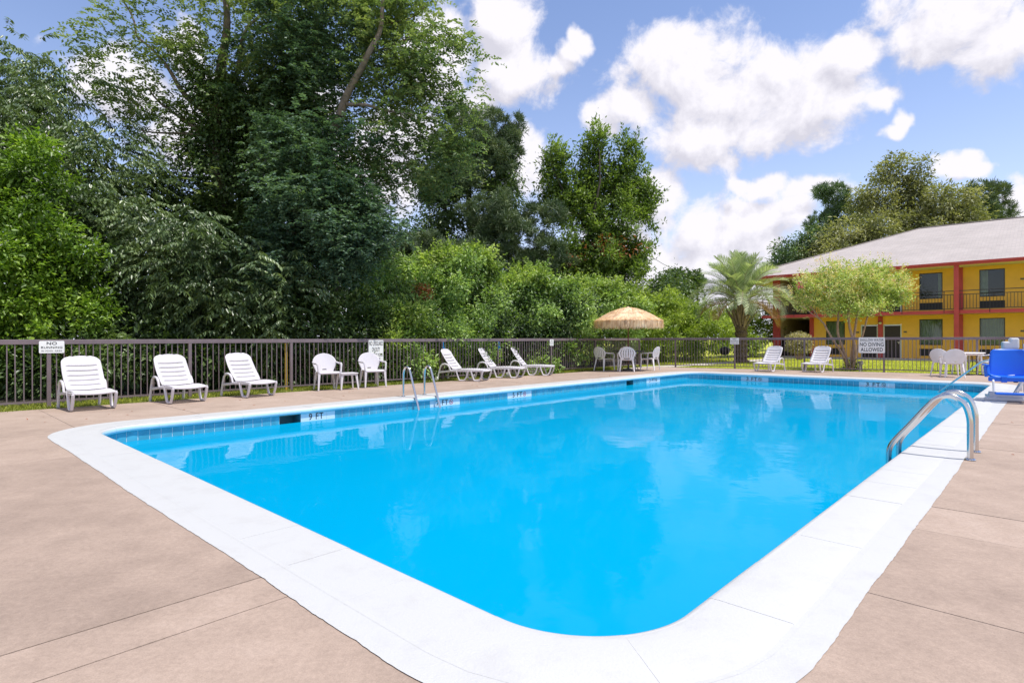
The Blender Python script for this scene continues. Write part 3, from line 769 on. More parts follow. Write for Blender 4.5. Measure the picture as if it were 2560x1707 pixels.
# ================================================================== furniture
def lounger_parts(t, long_):
    W_ = 0.31
    x1 = 1.46 if long_ else 1.02
    # seat: moulded slats, a little dished
    nv = 13 if long_ else 9
    def seat(u_, v_):
        x = 0.43 + (x1 - 0.43) * v_; y = (u_ - 0.5) * 2 * (W_ - 0.015)
        z = 0.315 - 0.018 * math.cos((u_ - 0.5) * PI) + 0.004 * math.cos(v_ * nv * 2 * PI) - (0.03 if v_ > 0.999 else 0) + (0.02 * math.sin(v_ * PI))
        return (x, y, z)
    n_ = nv * 4
    obj('seat', MB().grid(seat, 16, n_, hole=lambda i, j: j % 4 == 3 and 2 <= i <= 13 and j < n_ - 3), M['white'], t, smooth=True, solid=0.016)
    hx, hz, tx, tz = 0.46, 0.325, 0.045, 0.90
    rows = [0.0, 0.03, 0.135, 0.152, 0.285, 0.302, 0.43, 0.447, 0.575, 0.592, 0.72, 0.737, 0.80, 0.86, 0.91, 0.95, 0.978, 0.994, 1.0]
    def back(u_, v_):
        k = min(int(round(v_ * (len(rows) - 1))), len(rows) - 1); v = rows[k]
        hw = W_ - 0.02 + 0.015 * math.sin(v * PI)
        r = 0.17
        if v > 1 - r: hw -= 0.13 * (1 - math.sqrt(max(0, 1 - ((v - 1 + r) / r) ** 2)))
        c = (u_ - 0.5) * 2; y = c * hw
        L = math.hypot(hx - tx, tz - hz); bow = 0.030 * math.sin(v * PI) - 0.028 * (c * c) * (1 if v < 0.9 else 0.6)
        nx, nz = (tz - hz) / L, (hx - tx) / L
        crown = 0.02 * (1 - c * c) if v > 0.97 else 0
        return (hx + (tx - hx) * v - nx * bow, y, hz + (tz - hz) * v - nz * bow + crown)
    slots = {2, 4, 6, 8, 10}
    obj('backrest', MB().grid(back, 18, len(rows) - 1, hole=lambda i, j: j in slots and 2 <= i <= 15), M['white'], t, smooth=True, solid=0.018, ang=60)
    for s_ in (-1, 1):
        y = s_ * W_
        arm = [(-0.01, y, 0.0), (0.02, y, 0.16), (0.055, y, 0.30), (0.10, y, 0.425), (0.16, y, 0.475), (0.24, y, 0.485), (0.32, y, 0.465), (0.375, y, 0.40), (0.41, y, 0.30)]
        obj('armrest', MB().tube(arm, [0.026, 0.024, 0.023, 0.024, 0.027, 0.028, 0.027, 0.024, 0.022], 8, flat=(0, 1, 0)), M['white'], t, smooth=True)
        obj('side_rail', MB().beam((0.05, y, 0.245), (0.42, y, 0.285), 0.03, 0.06, h2=0.045).beam((0.42, y, 0.285), (x1, y, 0.300), 0.032, 0.045), M['white'], t, bevel=0.006)
        vl = [(0.66, 1.02)] if not long_ else [(0.60, 0.99), (1.07, 1.45)]
        for a_, b_ in vl:
            m_ = (a_ + b_) / 2
            path = [(a_, y, 0.30), (a_ + 0.045, y, 0.16), (a_ + 0.09, y, 0.045), (a_ + 0.115, y, 0.024), (m_ + 0.03, y, 0.022), (m_ + 0.075, y, 0.03), (b_ - 0.055, y, 0.13), (b_ - 0.012, y, 0.29)]
            obj('leg', MB().tube(path, [0.027, 0.025, 0.024, 0.023, 0.023, 0.024, 0.025, 0.027], 8, flat=(0, 1, 0)), M['white'], t, smooth=True)
        if long_:
            w_ = MB().lathe([(0.012, -0.02), (0.05, -0.018), (0.055, 0.0), (0.05, 0.018), (0.012, 0.02)], 14)
            w_.xf(Matrix.Translation((-0.02, y * 1.12, 0.054)) @ Matrix.Rotation(PI / 2, 4, 'X')); obj('wheel', w_, M['white_bright'], t, smooth=True)
def place_lounger(label, P, d, proto, group, rz=0):
    o = copy_tree(proto) if proto.get('used') else proto
    proto['used'] = 1
    if 'used' in o.keys() and o is not proto: del o['used']
    o.location = (P[0], P[1], 0.002); o.rotation_euler = (0, 0, heading(*d)); o['label'] = label; o['group'] = group
    return o
g1, g2, g3 = 'lounge chairs by the tree side', 'long loungers by the fence corner', 'lounge chairs by the motel fence'
short_ = thing('lounge_chair', 'x', 'lounge chair'); lounger_parts(short_, False)
long_p = thing('long_lounger', 'x', 'lounger'); lounger_parts(long_p, True)
def two(a_, b_): return ((Vector(a_) + Vector(b_)) / 2)
r1, f1 = two(G(147, 1018.6), G(247.6, 1011.8)), two(G(184, 1029.5), G(290, 1021))
place_lounger('white plastic lounge chair beside the no-running sign post on the tree side', r1, (0.76, -0.65), short_, g1)
r2 = two(G(374, 1003), G(460, 996)); place_lounger('white plastic lounge chair between two others on the tree side', r2, (0.80, -0.60), short_, g1)
r3 = two(G(553.7, 989.5), G(620, 984)); place_lounger('white plastic lounge chair nearest the round-back chairs and low table', r3, (0.85, -0.53), short_, g1)
place_lounger('white plastic lounge chair in front of the breezeway and palm', (9.85, 21.45), (-0.80, -0.60), short_, g3)
place_lounger('white plastic lounge chair in front of the rounded pale bush', (11.35, 20.95), (-0.80, -0.60), short_, g3)
for lab, (u, v), dd in (('long white lounger with two pairs of legs beside the outlet box', (1107, 949.3), (0.93, -0.36)),
                        ('long white lounger with two pairs of legs between two like it', (1198, 942.3), (0.95, -0.31)),
                        ('long white lounger with two pairs of legs nearest the thatched umbrella', (1277, 936.6), (0.97, -0.24))):
    place_lounger(lab, G(u, v), dd, long_p, g2)
for o in (short_, long_p):
    if 'used' in o.keys(): del o['used']

# ---- stacking chairs
def chair(name, label, fan, mat_, group):
    t = thing(name, label, 'chair', group=group)
    zc, H = 0.645, 0.87
    nz, ny = 26, 27 if fan else 18
    def hw(z):
        if z < 0.50: return 0.205 + 0.03 * (z - 0.42) / 0.08
        if z < zc: return 0.235 + 0.05 * math.sin((z - 0.50) / (zc - 0.50) * PI / 2)
        return 0.285 * math.sqrt(max(0.0, 1 - ((z - zc) / (H - zc + 0.001)) ** 2))
    def bk(u_, v_):
        z = 0.42 + (H - 0.42) * (1 - (1 - v_) ** 1.25); c = (u_ - 0.5) * 2; y = c * hw(z)
        return (-0.215 - 0.20 * (z - 0.42) + 0.55 * y * y - 0.015, y, z)
    hole = None
    if fan: hole = lambda i, j: (4 <= j <= 21 and i % 4 == 3 and 2 <= i <= 24) or (j in (1, 2) and 7 <= i <= 19)
    else: hole = lambda i, j: j in (2,) and 7 <= i <= 10
    obj('backrest', MB().grid(bk, ny, nz, hole), mat_, t, smooth=True, solid=0.014, ang=60)
    def seat(u_, v_):
        x = -0.22 + 0.46 * v_; y = (u_ - 0.5) * 2 * (0.205 + 0.045 * v_)
        z = 0.425 - 0.016 * math.cos((u_ - 0.5) * PI) * math.sin(min(1, v_ * 1.1) * PI) - (0.035 * max(0, v_ - 0.9) / 0.1) + 0.012 * v_
        return (x, y, z)
    obj('seat', MB().grid(seat, 12, 12), mat_, t, smooth=True, solid=0.016)
    for s_ in (-1, 1):
        arm = [(-0.225 + 0.55 * 0.08 - 0.055, s_ * 0.283, 0.66), (-0.14, s_ * 0.292, 0.645), (0.0, s_ * 0.295, 0.635), (0.15, s_ * 0.288, 0.635), (0.205, s_ * 0.282, 0.615), (0.22, s_ * 0.275, 0.55), (0.225, s_ * 0.262, 0.43)]
        obj('armrest', MB().tube(arm, [0.018, 0.020, 0.022, 0.024, 0.024, 0.020, 0.024], 8, flat=(0, 1, 0)), mat_, t, smooth=True)
        obj('leg', MB().beam((0.215, s_ * 0.245, 0.43), (0.245, s_ * 0.272, 0.0), 0.062, 0.040, w2=0.034, h2=0.024), mat_, t, bevel=0.006)
        obj('leg', MB().beam((-0.20, s_ * 0.195, 0.43), (-0.275, s_ * 0.245, 0.0), 0.066, 0.040, w2=0.034, h2=0.024), mat_, t, bevel=0.006)
    obj('apron', MB().beam((0.222, -0.24, 0.405), (0.222, 0.24, 0.405), 0.016, 0.045), mat_, t, bevel=0.004)
    return t
def place(o, P, d, label, group=None):
    o.location = (P[0], P[1], 0.002); o.rotation_euler = (0, 0, heading(*d)); o['label'] = label
    if group: o['group'] = group
    return o
rb = chair('patio_chair', 'x', False, M['white'], 'round-back chairs')
place(rb, G(818, 974.2), (0.55, -0.83), 'white round-back plastic chair between a lounge chair and the low table')
c2 = copy_tree(rb); place(c2, G(931, 967.0), (0.55, -0.83), 'white round-back plastic chair in front of the no-lifeguard sign')
# low table between them
P = G(868, 972.5); t = thing('side_table', 'low white plastic side table between two round-back chairs', 'side table', (P.x, P.y, 0.002), heading(0.55, -0.83))
obj('tabletop', MB().prism(rrect(0.44, 0.44, 0.05), 0.375, 0.40), M['white'], t, bevel=0.006)
obj('rim', MB().prism(rrect(0.40, 0.40, 0.04), 0.345, 0.375), M['white'], t)
for sx_ in (-1, 1):
    for sy_ in (-1, 1): obj('leg', MB().beam((sx_ * 0.17, sy_ * 0.17, 0.36), (sx_ * 0.21, sy_ * 0.21, 0.0), 0.055, 0.04, w2=0.03, h2=0.024), M['white'], t, bevel=0.004)

# ---- thatched umbrella set
UC = Vector((4.42, 21.9, 0))
t = thing('garden_table', 'round dark-edged glass table under the thatched umbrella', 'table', UC)
obj('rim', MB().lathe([(0.60, 0.715), (0.615, 0.72), (0.615, 0.745), (0.60, 0.75), (0.585, 0.745), (0.585, 0.72), (0.60, 0.715)], 40, cap=False), M['tabledark'], t, smooth=True)
obj('glass_top', MB().lathe([(0.03, 0.732), (0.59, 0.732), (0.59, 0.738), (0.03, 0.738)], 40, cap=False), M['glass'], t)
for k in range(4):
    a_ = PI / 4 + k * PI / 2; c_, s_ = math.cos(a_), math.sin(a_)
    path = [(0.56 * c_, 0.56 * s_, 0.72), (0.40 * c_, 0.40 * s_, 0.62), (0.26 * c_, 0.26 * s_, 0.40), (0.27 * c_, 0.27 * s_, 0.25), (0.40 * c_, 0.40 * s_, 0.12), (0.46 * c_, 0.46 * s_, 0.0)]
    obj('leg', MB().tube(path, 0.013, 6), M['tabledark'], t, smooth=True)
obj('stretcher', MB().lathe([(0.26, 0.31), (0.272, 0.32), (0.26, 0.33), (0.248, 0.32), (0.26, 0.31)], 24, cap=False), M['tabledark'], t, smooth=True)
t = thing('patio_umbrella', 'straw thatched umbrella with fringe over the dark round table', 'umbrella', UC)
obj('pole', MB().tube([(0, 0, 0.0), (0, 0, 1.2), (0, 0, 2.34)], 0.020, 10), M['brownpole'], t, smooth=True)
obj('base', MB().lathe([(0.22, 0.0), (0.22, 0.04), (0.10, 0.075), (0.035, 0.09), (0.03, 0.25)], 20), M['tabledark'], t, smooth=True)
def dome(r): return 2.345 - 0.47 * (r / 1.25) ** 1.75
for k in range(8):
    a_ = k * PI / 4; obj('rib', MB().tube([(r * math.cos(a_), r * math.sin(a_), dome(r) - 0.05) for r in (0.02, 0.4, 0.8, 1.2)], 0.009, 5), M['brownpole'], t)
th_ = MB(); nr_ = np.random.RandomState(3)
def strand(a, r0, r1, lift, drop, w):
    pts = []
    for f in (0, 0.5, 1): 
        r = r0 + (r1 - r0) * f; pts.append((r, dome(min(r, 1.25)) + lift - drop * f * f))
    vs = []
    for i, (r, z) in enumerate(pts):
        aa = a + nr_.uniform(-0.012, 0.012) * i; ww = w * (1 - 0.3 * i / 2)
        vs += [(r * math.cos(aa) - ww * math.sin(aa), r * math.sin(aa) + ww * math.cos(aa), z), (r * math.cos(aa) + ww * math.sin(aa), r * math.sin(aa) - ww * math.cos(aa), z)]
    th_.add(vs, [(0, 1, 3, 2), (2, 3, 5, 4)])
for lay, (ra, rb_, nn) in enumerate(((0.0, 0.45, 260), (0.30, 0.75, 620), (0.60, 1.05, 900), (0.88, 1.30, 1200))):
    for i in range(nn):
        a_ = 2 * PI * nr_.rand(); strand(a_, ra + nr_.uniform(0, 0.05), rb_ + nr_.uniform(-0.08, 0.05), 0.05 - 0.008 * lay + nr_.uniform(-0.012, 0.018), 0.02, nr_.uniform(0.005, 0.011))
for i in range(2600):       # the fringe hangs from the rim
    a_ = 2 * PI * nr_.rand(); r = 1.25 + nr_.uniform(-0.05, 0.055); z = dome(1.25) + nr_.uniform(-0.03, 0.035); L = nr_.uniform(0.20, 0.30); w = nr_.uniform(0.004, 0.009); ca, sa = math.cos(a_), math.sin(a_); o_ = nr_.uniform(-0.02, 0.05)
    th_.add([(r*ca - w*sa, r*sa + w*ca, z), (r*ca + w*sa, r*sa - w*ca, z), ((r+o_)*ca + .5*w*sa, (r+o_)*sa - .5*w*ca, z - L), ((r+o_)*ca - .5*w*sa, (r+o_)*sa + .5*w*ca, z - L)], [(0, 1, 2, 3)])
obj('thatch', th_, M['thatch'], t)['kind'] = 'stuff'
obj('lining', MB().lathe([(r, dome(r) - 0.02) for r in (0.02, 0.4, 0.8, 1.1, 1.24)], 32, cap=False), M['thatch'], t, smooth=True)
obj('finial', MB().lathe([(0.05, 2.37), (0.06, 2.40), (0.03, 2.425), (0.008, 2.43)], 10), M['thatch'], t)
fc = chair('patio_chair', 'x', True, M['white_bright'], 'fan-back chairs round the thatched umbrella table')
fc.scale = (1.06, 1.06, 1.04)
place(fc, UC + Vector((-0.22, -0.72, 0)), (0.1, 1), 'white fan-back chair turned to the table, its back towards the pool')
for P_, d_, lab in ((Vector((-0.92, -0.02, 0)), (0.80, 0.60), 'white fan-back chair at the umbrella table on its lounger side'),
                    (Vector((0.12, 0.80, 0)), (-0.1, -1), 'white fan-back chair between the umbrella table and the fence corner'),
                    (Vector((0.84, 0.05, 0)), (-0.78, 0.62), 'white fan-back chair at the umbrella table on its palm side')):
    o = copy_tree(fc); place(o, UC + P_, d_, lab)

# ---- white table set in the far right corner
TC = G(2418, 936.5); TC = Vector((TC.x, TC.y, 0))
t = thing('garden_table', 'round white plastic table in the corner behind the pool lift', 'table', (TC.x, TC.y, 0.002))
obj('tabletop', MB().lathe([(0.02, 0.70), (0.46, 0.70), (0.475, 0.715), (0.46, 0.73), (0.02, 0.735)], 36), M['white_bright'], t, smooth=True)
obj('apron', MB().lathe([(0.40, 0.64), (0.42, 0.70)], 36, cap=False), M['white_bright'], t, smooth=True, solid=0.01)
for k in range(4):
    a_ = PI / 4 + k * PI / 2; c_, s_ = math.cos(a_), math.sin(a_)
    obj('leg', MB().beam((0.34 * c_, 0.34 * s_, 0.68), (0.40 * c_, 0.40 * s_, 0), 0.07, 0.045, w2=0.045, h2=0.03), M['white_bright'], t, bevel=0.006)
gch = 'round-back chairs at the white corner table'
bright_mesh = {}
for ch in rb.children:
    if ch.data.name not in bright_mesh:
        m2 = ch.data.copy(); m2.materials.clear(); m2.materials.append(M['white_bright']); bright_mesh[ch.data.name] = m2
for P_, d_, lab in ((G(2382, 943.0), (0.45, 0.9), 'white round-back chair at the corner table, its back towards the pool'),
                    (G(2360, 939.5), (0.9, 0.35), 'white round-back chair half hidden behind another at the corner table'),
                    (G(2478, 938.0), (-0.95, 0.1), 'white round-back chair across the corner table, half behind the pool lift')):
    o = copy_tree(rb); place(o, P_, d_, lab, gch)
    for ch in o.children: ch.data = bright_mesh[ch.data.name] if ch.data.name in bright_mesh else ch.data
# loose dark hose on the deck below that table
pts = [TC + Vector((0.35 * math.cos(k * 0.7) * (1 + 0.1 * k), -0.2 + 0.25 * math.sin(k * 0.7), 0.02)) for k in range(10)]
pts2 = [(TC.x - 0.42, TC.y - 0.3, 0.02), (TC.x - 0.2, TC.y - 0.28, 0.12), (TC.x + 0.02, TC.y - 0.2, 0.34), (TC.x + 0.10, TC.y - 0.05, 0.62)]
tag(obj('electric_cord', MB().tube(pts, 0.009, 5).tube(pts2, 0.009, 5), M['black'], smooth=True), 'thin black cord looping under the white corner table', 'cord')

# ---- ladders and rails
def ladder(label, s, spread, prof_, r_, outward):
    """two bent rails; prof_ in (distance from the foot towards the water, height)"""
    p, q, nx, ny = edge(s); base = pq(p + nx * outward, q + ny * outward)
    inward = -(A * nx + B * ny); along = Vector((-inward.y, inward.x, 0))
    t = thing('pool_ladder', label, 'pool ladder', base, heading(inward.x, inward.y))
    def smooth_path(pts):
        out = []
        P = [Vector((x, 0, z)) for x, z in pts]
        for i in range(len(P) - 1):
            p0, p1, p2, p3 = P[max(i-1, 0)], P[i], P[i+1], P[min(i+2, len(P)-1)]
            for k in range(5):
                f = k / 5; out.append(0.5 * ((2*p1) + (p2-p0)*f + (2*p0-5*p1+4*p2-p3)*f*f + (3*p1-p0-3*p2+p3)*f**3))
        return out + [P[-1]]
    for s_ in (-1, 1):
        path = [(v.x, s_ * spread / 2, v.z) for v in smooth_path(prof_)]
        rl = obj('rail', MB().tube(path, r_, 14), M['steel'], t, smooth=True, ang=60)
        obj('escutcheon', MB().lathe([(r_ + 0.022, 0.006), (r_ + 0.018, 0.016), (r_ + 0.003, 0.022)], 16, (0, s_ * spread / 2, 0), cap=False), M['steel'], rl, smooth=True)
    xe = prof_[-1][0]
    for z in (-0.50, -0.78, -1.06):
        obj('tread', MB().box((xe, 0, z), (0.09, spread, 0.03)), M['white'], t, bevel=0.006)
    return t
pa = [(0, 0.0), (0, 0.30), (0.01, 0.50), (0.06, 0.61), (0.135, 0.635), (0.21, 0.58), (0.26, 0.47), (0.40, 0.10), (0.50, -0.16), (0.535, -0.30), (0.55, -0.55), (0.55, -1.15)]
sl_ = nearest_s(on_wall(1062, 'left'), 0)
ladder('steel pool ladder with arched rails on the tree side of the pool', sl_, 0.56, pa, 0.023, 0.36)
pb_ = [(0, 0.0), (0, 0.25), (0.005, 0.42), (0.05, 0.56), (0.15, 0.63), (0.26, 0.60), (0.36, 0.49), (0.50, 0.30), (0.63, 0.13), (0.68, 0.03), (0.69, -0.10), (0.69, -0.5), (0.69, -1.15)]
mid_r = two(G(2426, 1152), G(2438, 1129)); pr_, qr_ = to_pq(mid_r)
ladder('bright steel grab rails over the white coping near the pool lift', nearest_s(pr_, PW), 0.55, pb_, 0.027, qr_ - PW)
# sloping stair rail at the far corner steps
w0 = G(2347, 980, WATER_Z); top_ = at(2452, 905, 13.9)
t = thing('stair_rail', 'slim sloping handrail running down into the water behind the pool lift', 'handrail')
d_ = (top_ - w0); end_ = top_ + d_ * 0.35; end_.z = top_.z + 0.12
foot = pq(to_pq(end_)[0], PW + 0.62); 
obj('rail', MB().tube([w0 - d_ * 0.35, w0, top_, end_, Vector((end_.x * 0.45 + foot.x * 0.55, end_.y * 0.45 + foot.y * 0.55, end_.z + 0.02)), Vector((foot.x, foot.y, end_.z - 0.10)), Vector((foot.x, foot.y, 0.0))], 0.021, 12), M['liftwhite'], t, smooth=True, ang=60)

# ---- pool lift
LB = G(2508, 1000.5); LB = Vector((LB.x, LB.y, 0))
t = thing('pool_lift', 'white pool lift with a blue moulded seat beside the water', 'pool lift', LB, heading(0.85, -0.52) )
# local: x runs to the right along the base, y away from the camera, z up
def lb(*a, **k): return obj(*a, **k)
obj('base_beam', MB().box((0.35, -0.02, 0.10), (1.15, 0.12, 0.09)), M['liftwhite'], t, bevel=0.012)
obj('base_beam', MB().box((0.38, 0.34, 0.10), (1.10, 0.12, 0.09)), M['liftwhite'], t, bevel=0.012)
obj('base_link', MB().box((-0.17, 0.16, 0.06), (0.10, 0.55, 0.06)).box((0.85, 0.16, 0.06), (0.10, 0.55, 0.06)), M['liftwhite'], t, bevel=0.01)
obj('base_skid', MB().box((0.30, -0.14, 0.035), (1.20, 0.07, 0.06)), M['liftwhite'], t, bevel=0.01)
obj('mast', MB().box((0.42, 0.18, 0.62), (0.16, 0.16, 0.95)), M['liftwhite'], t, bevel=0.015)
obj('brace', MB().beam((0.78, 0.10, 0.14), (0.50, 0.10, 0.85), 0.10, 0.05), M['liftwhite'], t, bevel=0.01)
obj('brace', MB().beam((0.18, 0.0, 0.14), (0.36, 0.1, 0.50), 0.07, 0.05), M['liftwhite'], t, bevel=0.01)
obj('battery_box', MB().box((0.10, 0.25, 1.06), (0.16, 0.22, 0.16)).box((0.20, 0.25, 1.10), (0.14, 0.22, 0.22)), M['liftwhite'], t, bevel=0.03)
obj('lift_arm', MB().beam((0.36, 0.22, 0.90), (1.15, 0.30, 1.06), 0.07, 0.10).beam((0.30, 0.05, 0.50), (0.05, -0.05, 0.46), 0.08, 0.06), M['liftwhite'], t, bevel=0.01)
def bkr(u_, v_):
    c_ = (u_ - 0.5) * 2; z = 0.47 + 0.52 * v_; hw_ = 0.315 - 0.05 * v_
    if v_ > 0.88: hw_ -= 0.05 * ((v_ - 0.88) / 0.12) ** 2
    return (0.08 + c_ * hw_, -0.03 + 0.10 * v_ - 0.06 * c_ * c_ * (1 - 0.4 * v_), z)
obj('seat_back', MB().grid(bkr, 14, 14), M['blue'], t, smooth=True, solid=0.03, bevel=0)
def bst(u_, v_):
    c_ = (u_ - 0.5) * 2; y = -0.02 - 0.42 * v_
    return (0.08 + c_ * (0.33 + 0.03 * v_), y, 0.475 + 0.06 * abs(c_) ** 4 - 0.03 * math.sin(v_ * PI) - (0.03 if v_ > 0.95 else 0))
obj('seat_pan', MB().grid(bst, 14, 10), M['blue'], t, smooth=True, solid=0.035)
obj('seat_front', MB().box((0.08, -0.445, 0.435), (0.74, 0.03, 0.085)), M['blue'], t, bevel=0.014)
obj('lap_strap', MB().box((-0.06, -0.46, 0.43), (0.085, 0.05, 0.11)).beam((-0.25, -0.3, 0.51), (0.30, -0.36, 0.49), 0.05, 0.008), M['blue'], t, bevel=0.006)
for s_ in (-1, 1):
    obj('armrest', MB().box((0.08 + s_ * 0.375, -0.20, 0.69), (0.06, 0.40, 0.035)).beam((0.08 + s_ * 0.36, -0.30, 0.48), (0.08 + s_ * 0.37, -0.24, 0.68), 0.05, 0.16).box((0.08 + s_ * 0.35, -0.06, 0.60), (0.03, 0.16, 0.20)), M['blue'], t, bevel=0.01)
obj('footrest', MB().box((0.03, -0.62, 0.175), (0.48, 0.16, 0.035)), M['blue'], t, bevel=0.008)
for s_ in (-1, 1):
    obj('footrest_bar', MB().tube([(0.06 + s_ * 0.27, -0.40, 0.43), (0.04 + s_ * 0.27, -0.56, 0.38), (0.03 + s_ * 0.26, -0.60, 0.20)], 0.018, 8), M['liftwhite'], t, smooth=True)
obj('hub', MB().lathe([(0.035, -0.05), (0.035, 0.0)], 12, (0.13, -0.34, 0.42)), M['black'], t)

# ================================================================== motel
BV = B.copy(); NV = -A.copy()         # along the front; outward normal towards the pool
W0 = Vector((22.7, 34.4, 0)); E0 = W0 + NV * 1.4
mt = thing('motel_building', 'two-storey yellow motel with red trim, balcony and grey hip roof', 'building', (W0.x, W0.y, -0.06), heading(BV.x, BV.y))
# local: x along the front (to the right), y inwards (away from the pool), z up from the ground
def tw(u, off=0.0):
    P0 = W0 + NV * off; x, _ = unroll(u, 800); k = x / FPX
    return (k * P0.y - P0.x) / (BV.x - k * BV.y)
GZ = 0.06
F2 = 2.69 + GZ; EV = 5.12 + GZ
TL, TR = -6.7, 15.0
room = 3.82; pil = [tw(2030), tw(2030) + room, tw(2030) + 2 * room, tw(2030) + 3 * room, tw(2030) + 4 * room, tw(2030) + 5 * room]
def roomfeat(i):
    """each room between two pilasters: window and door, mirrored in turn"""
    p0 = pil[i]
    if i % 2 == 0: return dict(win=(p0 + 0.83, p0 + 1.90), door=(p0 + 2.78, p0 + 3.68))
    return dict(win=(p0 + 1.93, p0 + 3.02), door=(p0 + 0.14, p0 + 1.06))
winz = {0: (0.79, 2.28, 0.17, 0.58), 1: (3.44, 4.93, 2.80, 3.22)}
for fl_ in (0, 1):
    zb, zt = (0.0, F2 - 0.17) if fl_ == 0 else (F2, EV)
    z0, z1, a0_, a1_ = [z + GZ for z in winz[fl_]]
    ops = []
    for i in range(5):
        f = roomfeat(i); ops.append((f['win'][0], f['win'][1], 'w')); ops.append((f['door'][0], f['door'][1], 'd'))
    ops.sort(); wl = MB(); x = pil[0]
    for xa, xb, k in ops:
        wl.box(((x + xa) / 2, 0.1, (zb + zt) / 2), (xa - x, 0.2, zt - zb))
        if k == 'w':
            for lo, hi in ((zb, a0_), (a1_, z0), (z1, zt)): wl.box(((xa + xb) / 2, 0.1, (lo + hi) / 2), (xb - xa, 0.2, hi - lo))
        else:
            dz_ = zb + 2.08; wl.box(((xa + xb) / 2, 0.1, (dz_ + zt) / 2), (xb - xa, 0.2, zt - dz_))
        x = xb
    wl.box(((x + TR) / 2, 0.1, (zb + zt) / 2), (TR - x, 0.2, zt - zb))
    wl.box((TR, 4, (zb + zt) / 2), (0.2, 7.8, zt - zb))
    obj('wall', wl, M['yellow'], mt)
    for i in range(5):
        f = roomfeat(i)
        (xa, xb) = f['win']; xm = (xa + xb) / 2; wd = xb - xa
        wn = obj('window', MB().box((xm, 0.03, z1 - 0.02), (wd, 0.06, 0.04)).box((xm, 0.03, z0 + 0.02), (wd, 0.06, 0.04)).box((xa + 0.02, 0.03, (z0 + z1) / 2), (0.04, 0.06, z1 - z0 - 0.08)).box((xb - 0.02, 0.03, (z0 + z1) / 2), (0.04, 0.06, z1 - z0 - 0.08)), M['winframe'], mt)
        obj('pane', MB().box((xm, 0.05, (z0 + z1) / 2), (wd - 0.08, 0.006, z1 - z0 - 0.08)), M['glass'], wn)
        if fl_ == 0: c0_, c1_ = xa + 0.02, xb - 0.02
        elif i % 2 == 1: c0_, c1_ = xb - 0.22, xb - 0.02
        else: c0_, c1_ = xa + 0.02, xa + 0.36
        def cur_(u_, v_): return (c0_ + (c1_ - c0_) * u_, 0.14 + 0.022 * math.sin(u_ * (c1_ - c0_) / 0.075 * PI), z0 + 0.02 + (z1 - z0 - 0.04) * v_)
        obj('curtain', MB().grid(cur_, int(max(8, (c1_ - c0_) / 0.012)), 1), M['curtain'], wn, smooth=True)
        obj('room', MB().box((xm, 1.0, (z0 + z1) / 2), (wd + 0.6, 0.05, z1 - z0 + 0.3)).box((xm, 0.6, z1 + 0.16), (wd + 0.6, 0.8, 0.02)).box((xm, 0.6, z0 - 0.16), (wd + 0.6, 0.8, 0.02)).box((xa - 0.3, 0.6, (z0 + z1) / 2), (0.02, 0.8, z1 - z0 + 0.3)).box((xb + 0.3, 0.6, (z0 + z1) / 2), (0.02, 0.8, z1 - z0 + 0.3)), M['room'], wn)
        gr = obj('air_conditioner', MB().box((xm, 0.06, (a0_ + a1_) / 2), (wd, 0.10, a1_ - a0_)), M['acgrille'], mt)
        for k in range(9): obj('louvre', MB().box((xm, 0.004, a0_ + 0.03 + k * (a1_ - a0_ - 0.06) / 8), (wd - 0.06, 0.014, 0.012)), M['acgrille'], gr)
        (xa, xb) = f['door']; xm = (xa + xb) / 2
        dr = obj('door', MB().box((xm, 0.10, zb + 1.02), (xb - xa - 0.10, 0.04, 1.98)), M['door'], mt)
        obj('door_frame', MB().box((xa + 0.03, 0.05, zb + 1.03), (0.06, 0.14, 2.06)).box((xb - 0.03, 0.05, zb + 1.03), (0.06, 0.14, 2.06)).box((xm, 0.05, zb + 2.05), (xb - xa - 0.12, 0.14, 0.06)), M['doorframe'], dr)
        hx_ = xb - 0.14 if i % 2 else xa + 0.14
        obj('handle', MB().box((hx_, 0.06, zb + 0.98), (0.05, 0.04, 0.12)).box((hx_ - 0.04, 0.04, zb + 1.02), (0.11, 0.03, 0.025)), M['steel'], dr)
        px_ = xb + 0.18 if i % 2 else xa - 0.18
        obj('number_plate', MB().box((px_, -0.012, zb + 1.62), (0.16, 0.02, 0.09)), M['bark'], mt)
    for i in range(6):
        obj('pilaster', MB().box((pil[i], -0.05, (zb + zt) / 2), (0.24, 0.10, zt - zb)), M['red'], mt)
        if i % 2 == 1:
            lp = obj('wall_lamp', MB().box((pil[i], -0.13, zb + 2.22), (0.10, 0.08, 0.10)), M['black'], mt)
            obj('globe', MB().lathe([(0.02, -0.14), (0.075, -0.11), (0.09, -0.05), (0.06, 0.0)], 12, (pil[i], -0.17, zb + 2.22)), M['soffit'], lp, smooth=True)
# breezeway
zb, zt = 0.0, F2 - 0.17
for zb, zt in ((0.0, F2 - 0.17), (F2, EV)):
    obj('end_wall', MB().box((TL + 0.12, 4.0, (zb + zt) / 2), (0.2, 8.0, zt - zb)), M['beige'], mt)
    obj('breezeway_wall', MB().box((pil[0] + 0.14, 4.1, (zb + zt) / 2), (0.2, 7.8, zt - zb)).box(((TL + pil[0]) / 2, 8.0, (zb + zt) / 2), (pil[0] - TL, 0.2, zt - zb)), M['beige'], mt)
    obj('pilaster', MB().box((TL + 0.12, -0.06, (zb + zt) / 2), (0.46, 0.12, zt - zb)), M['red'], mt)
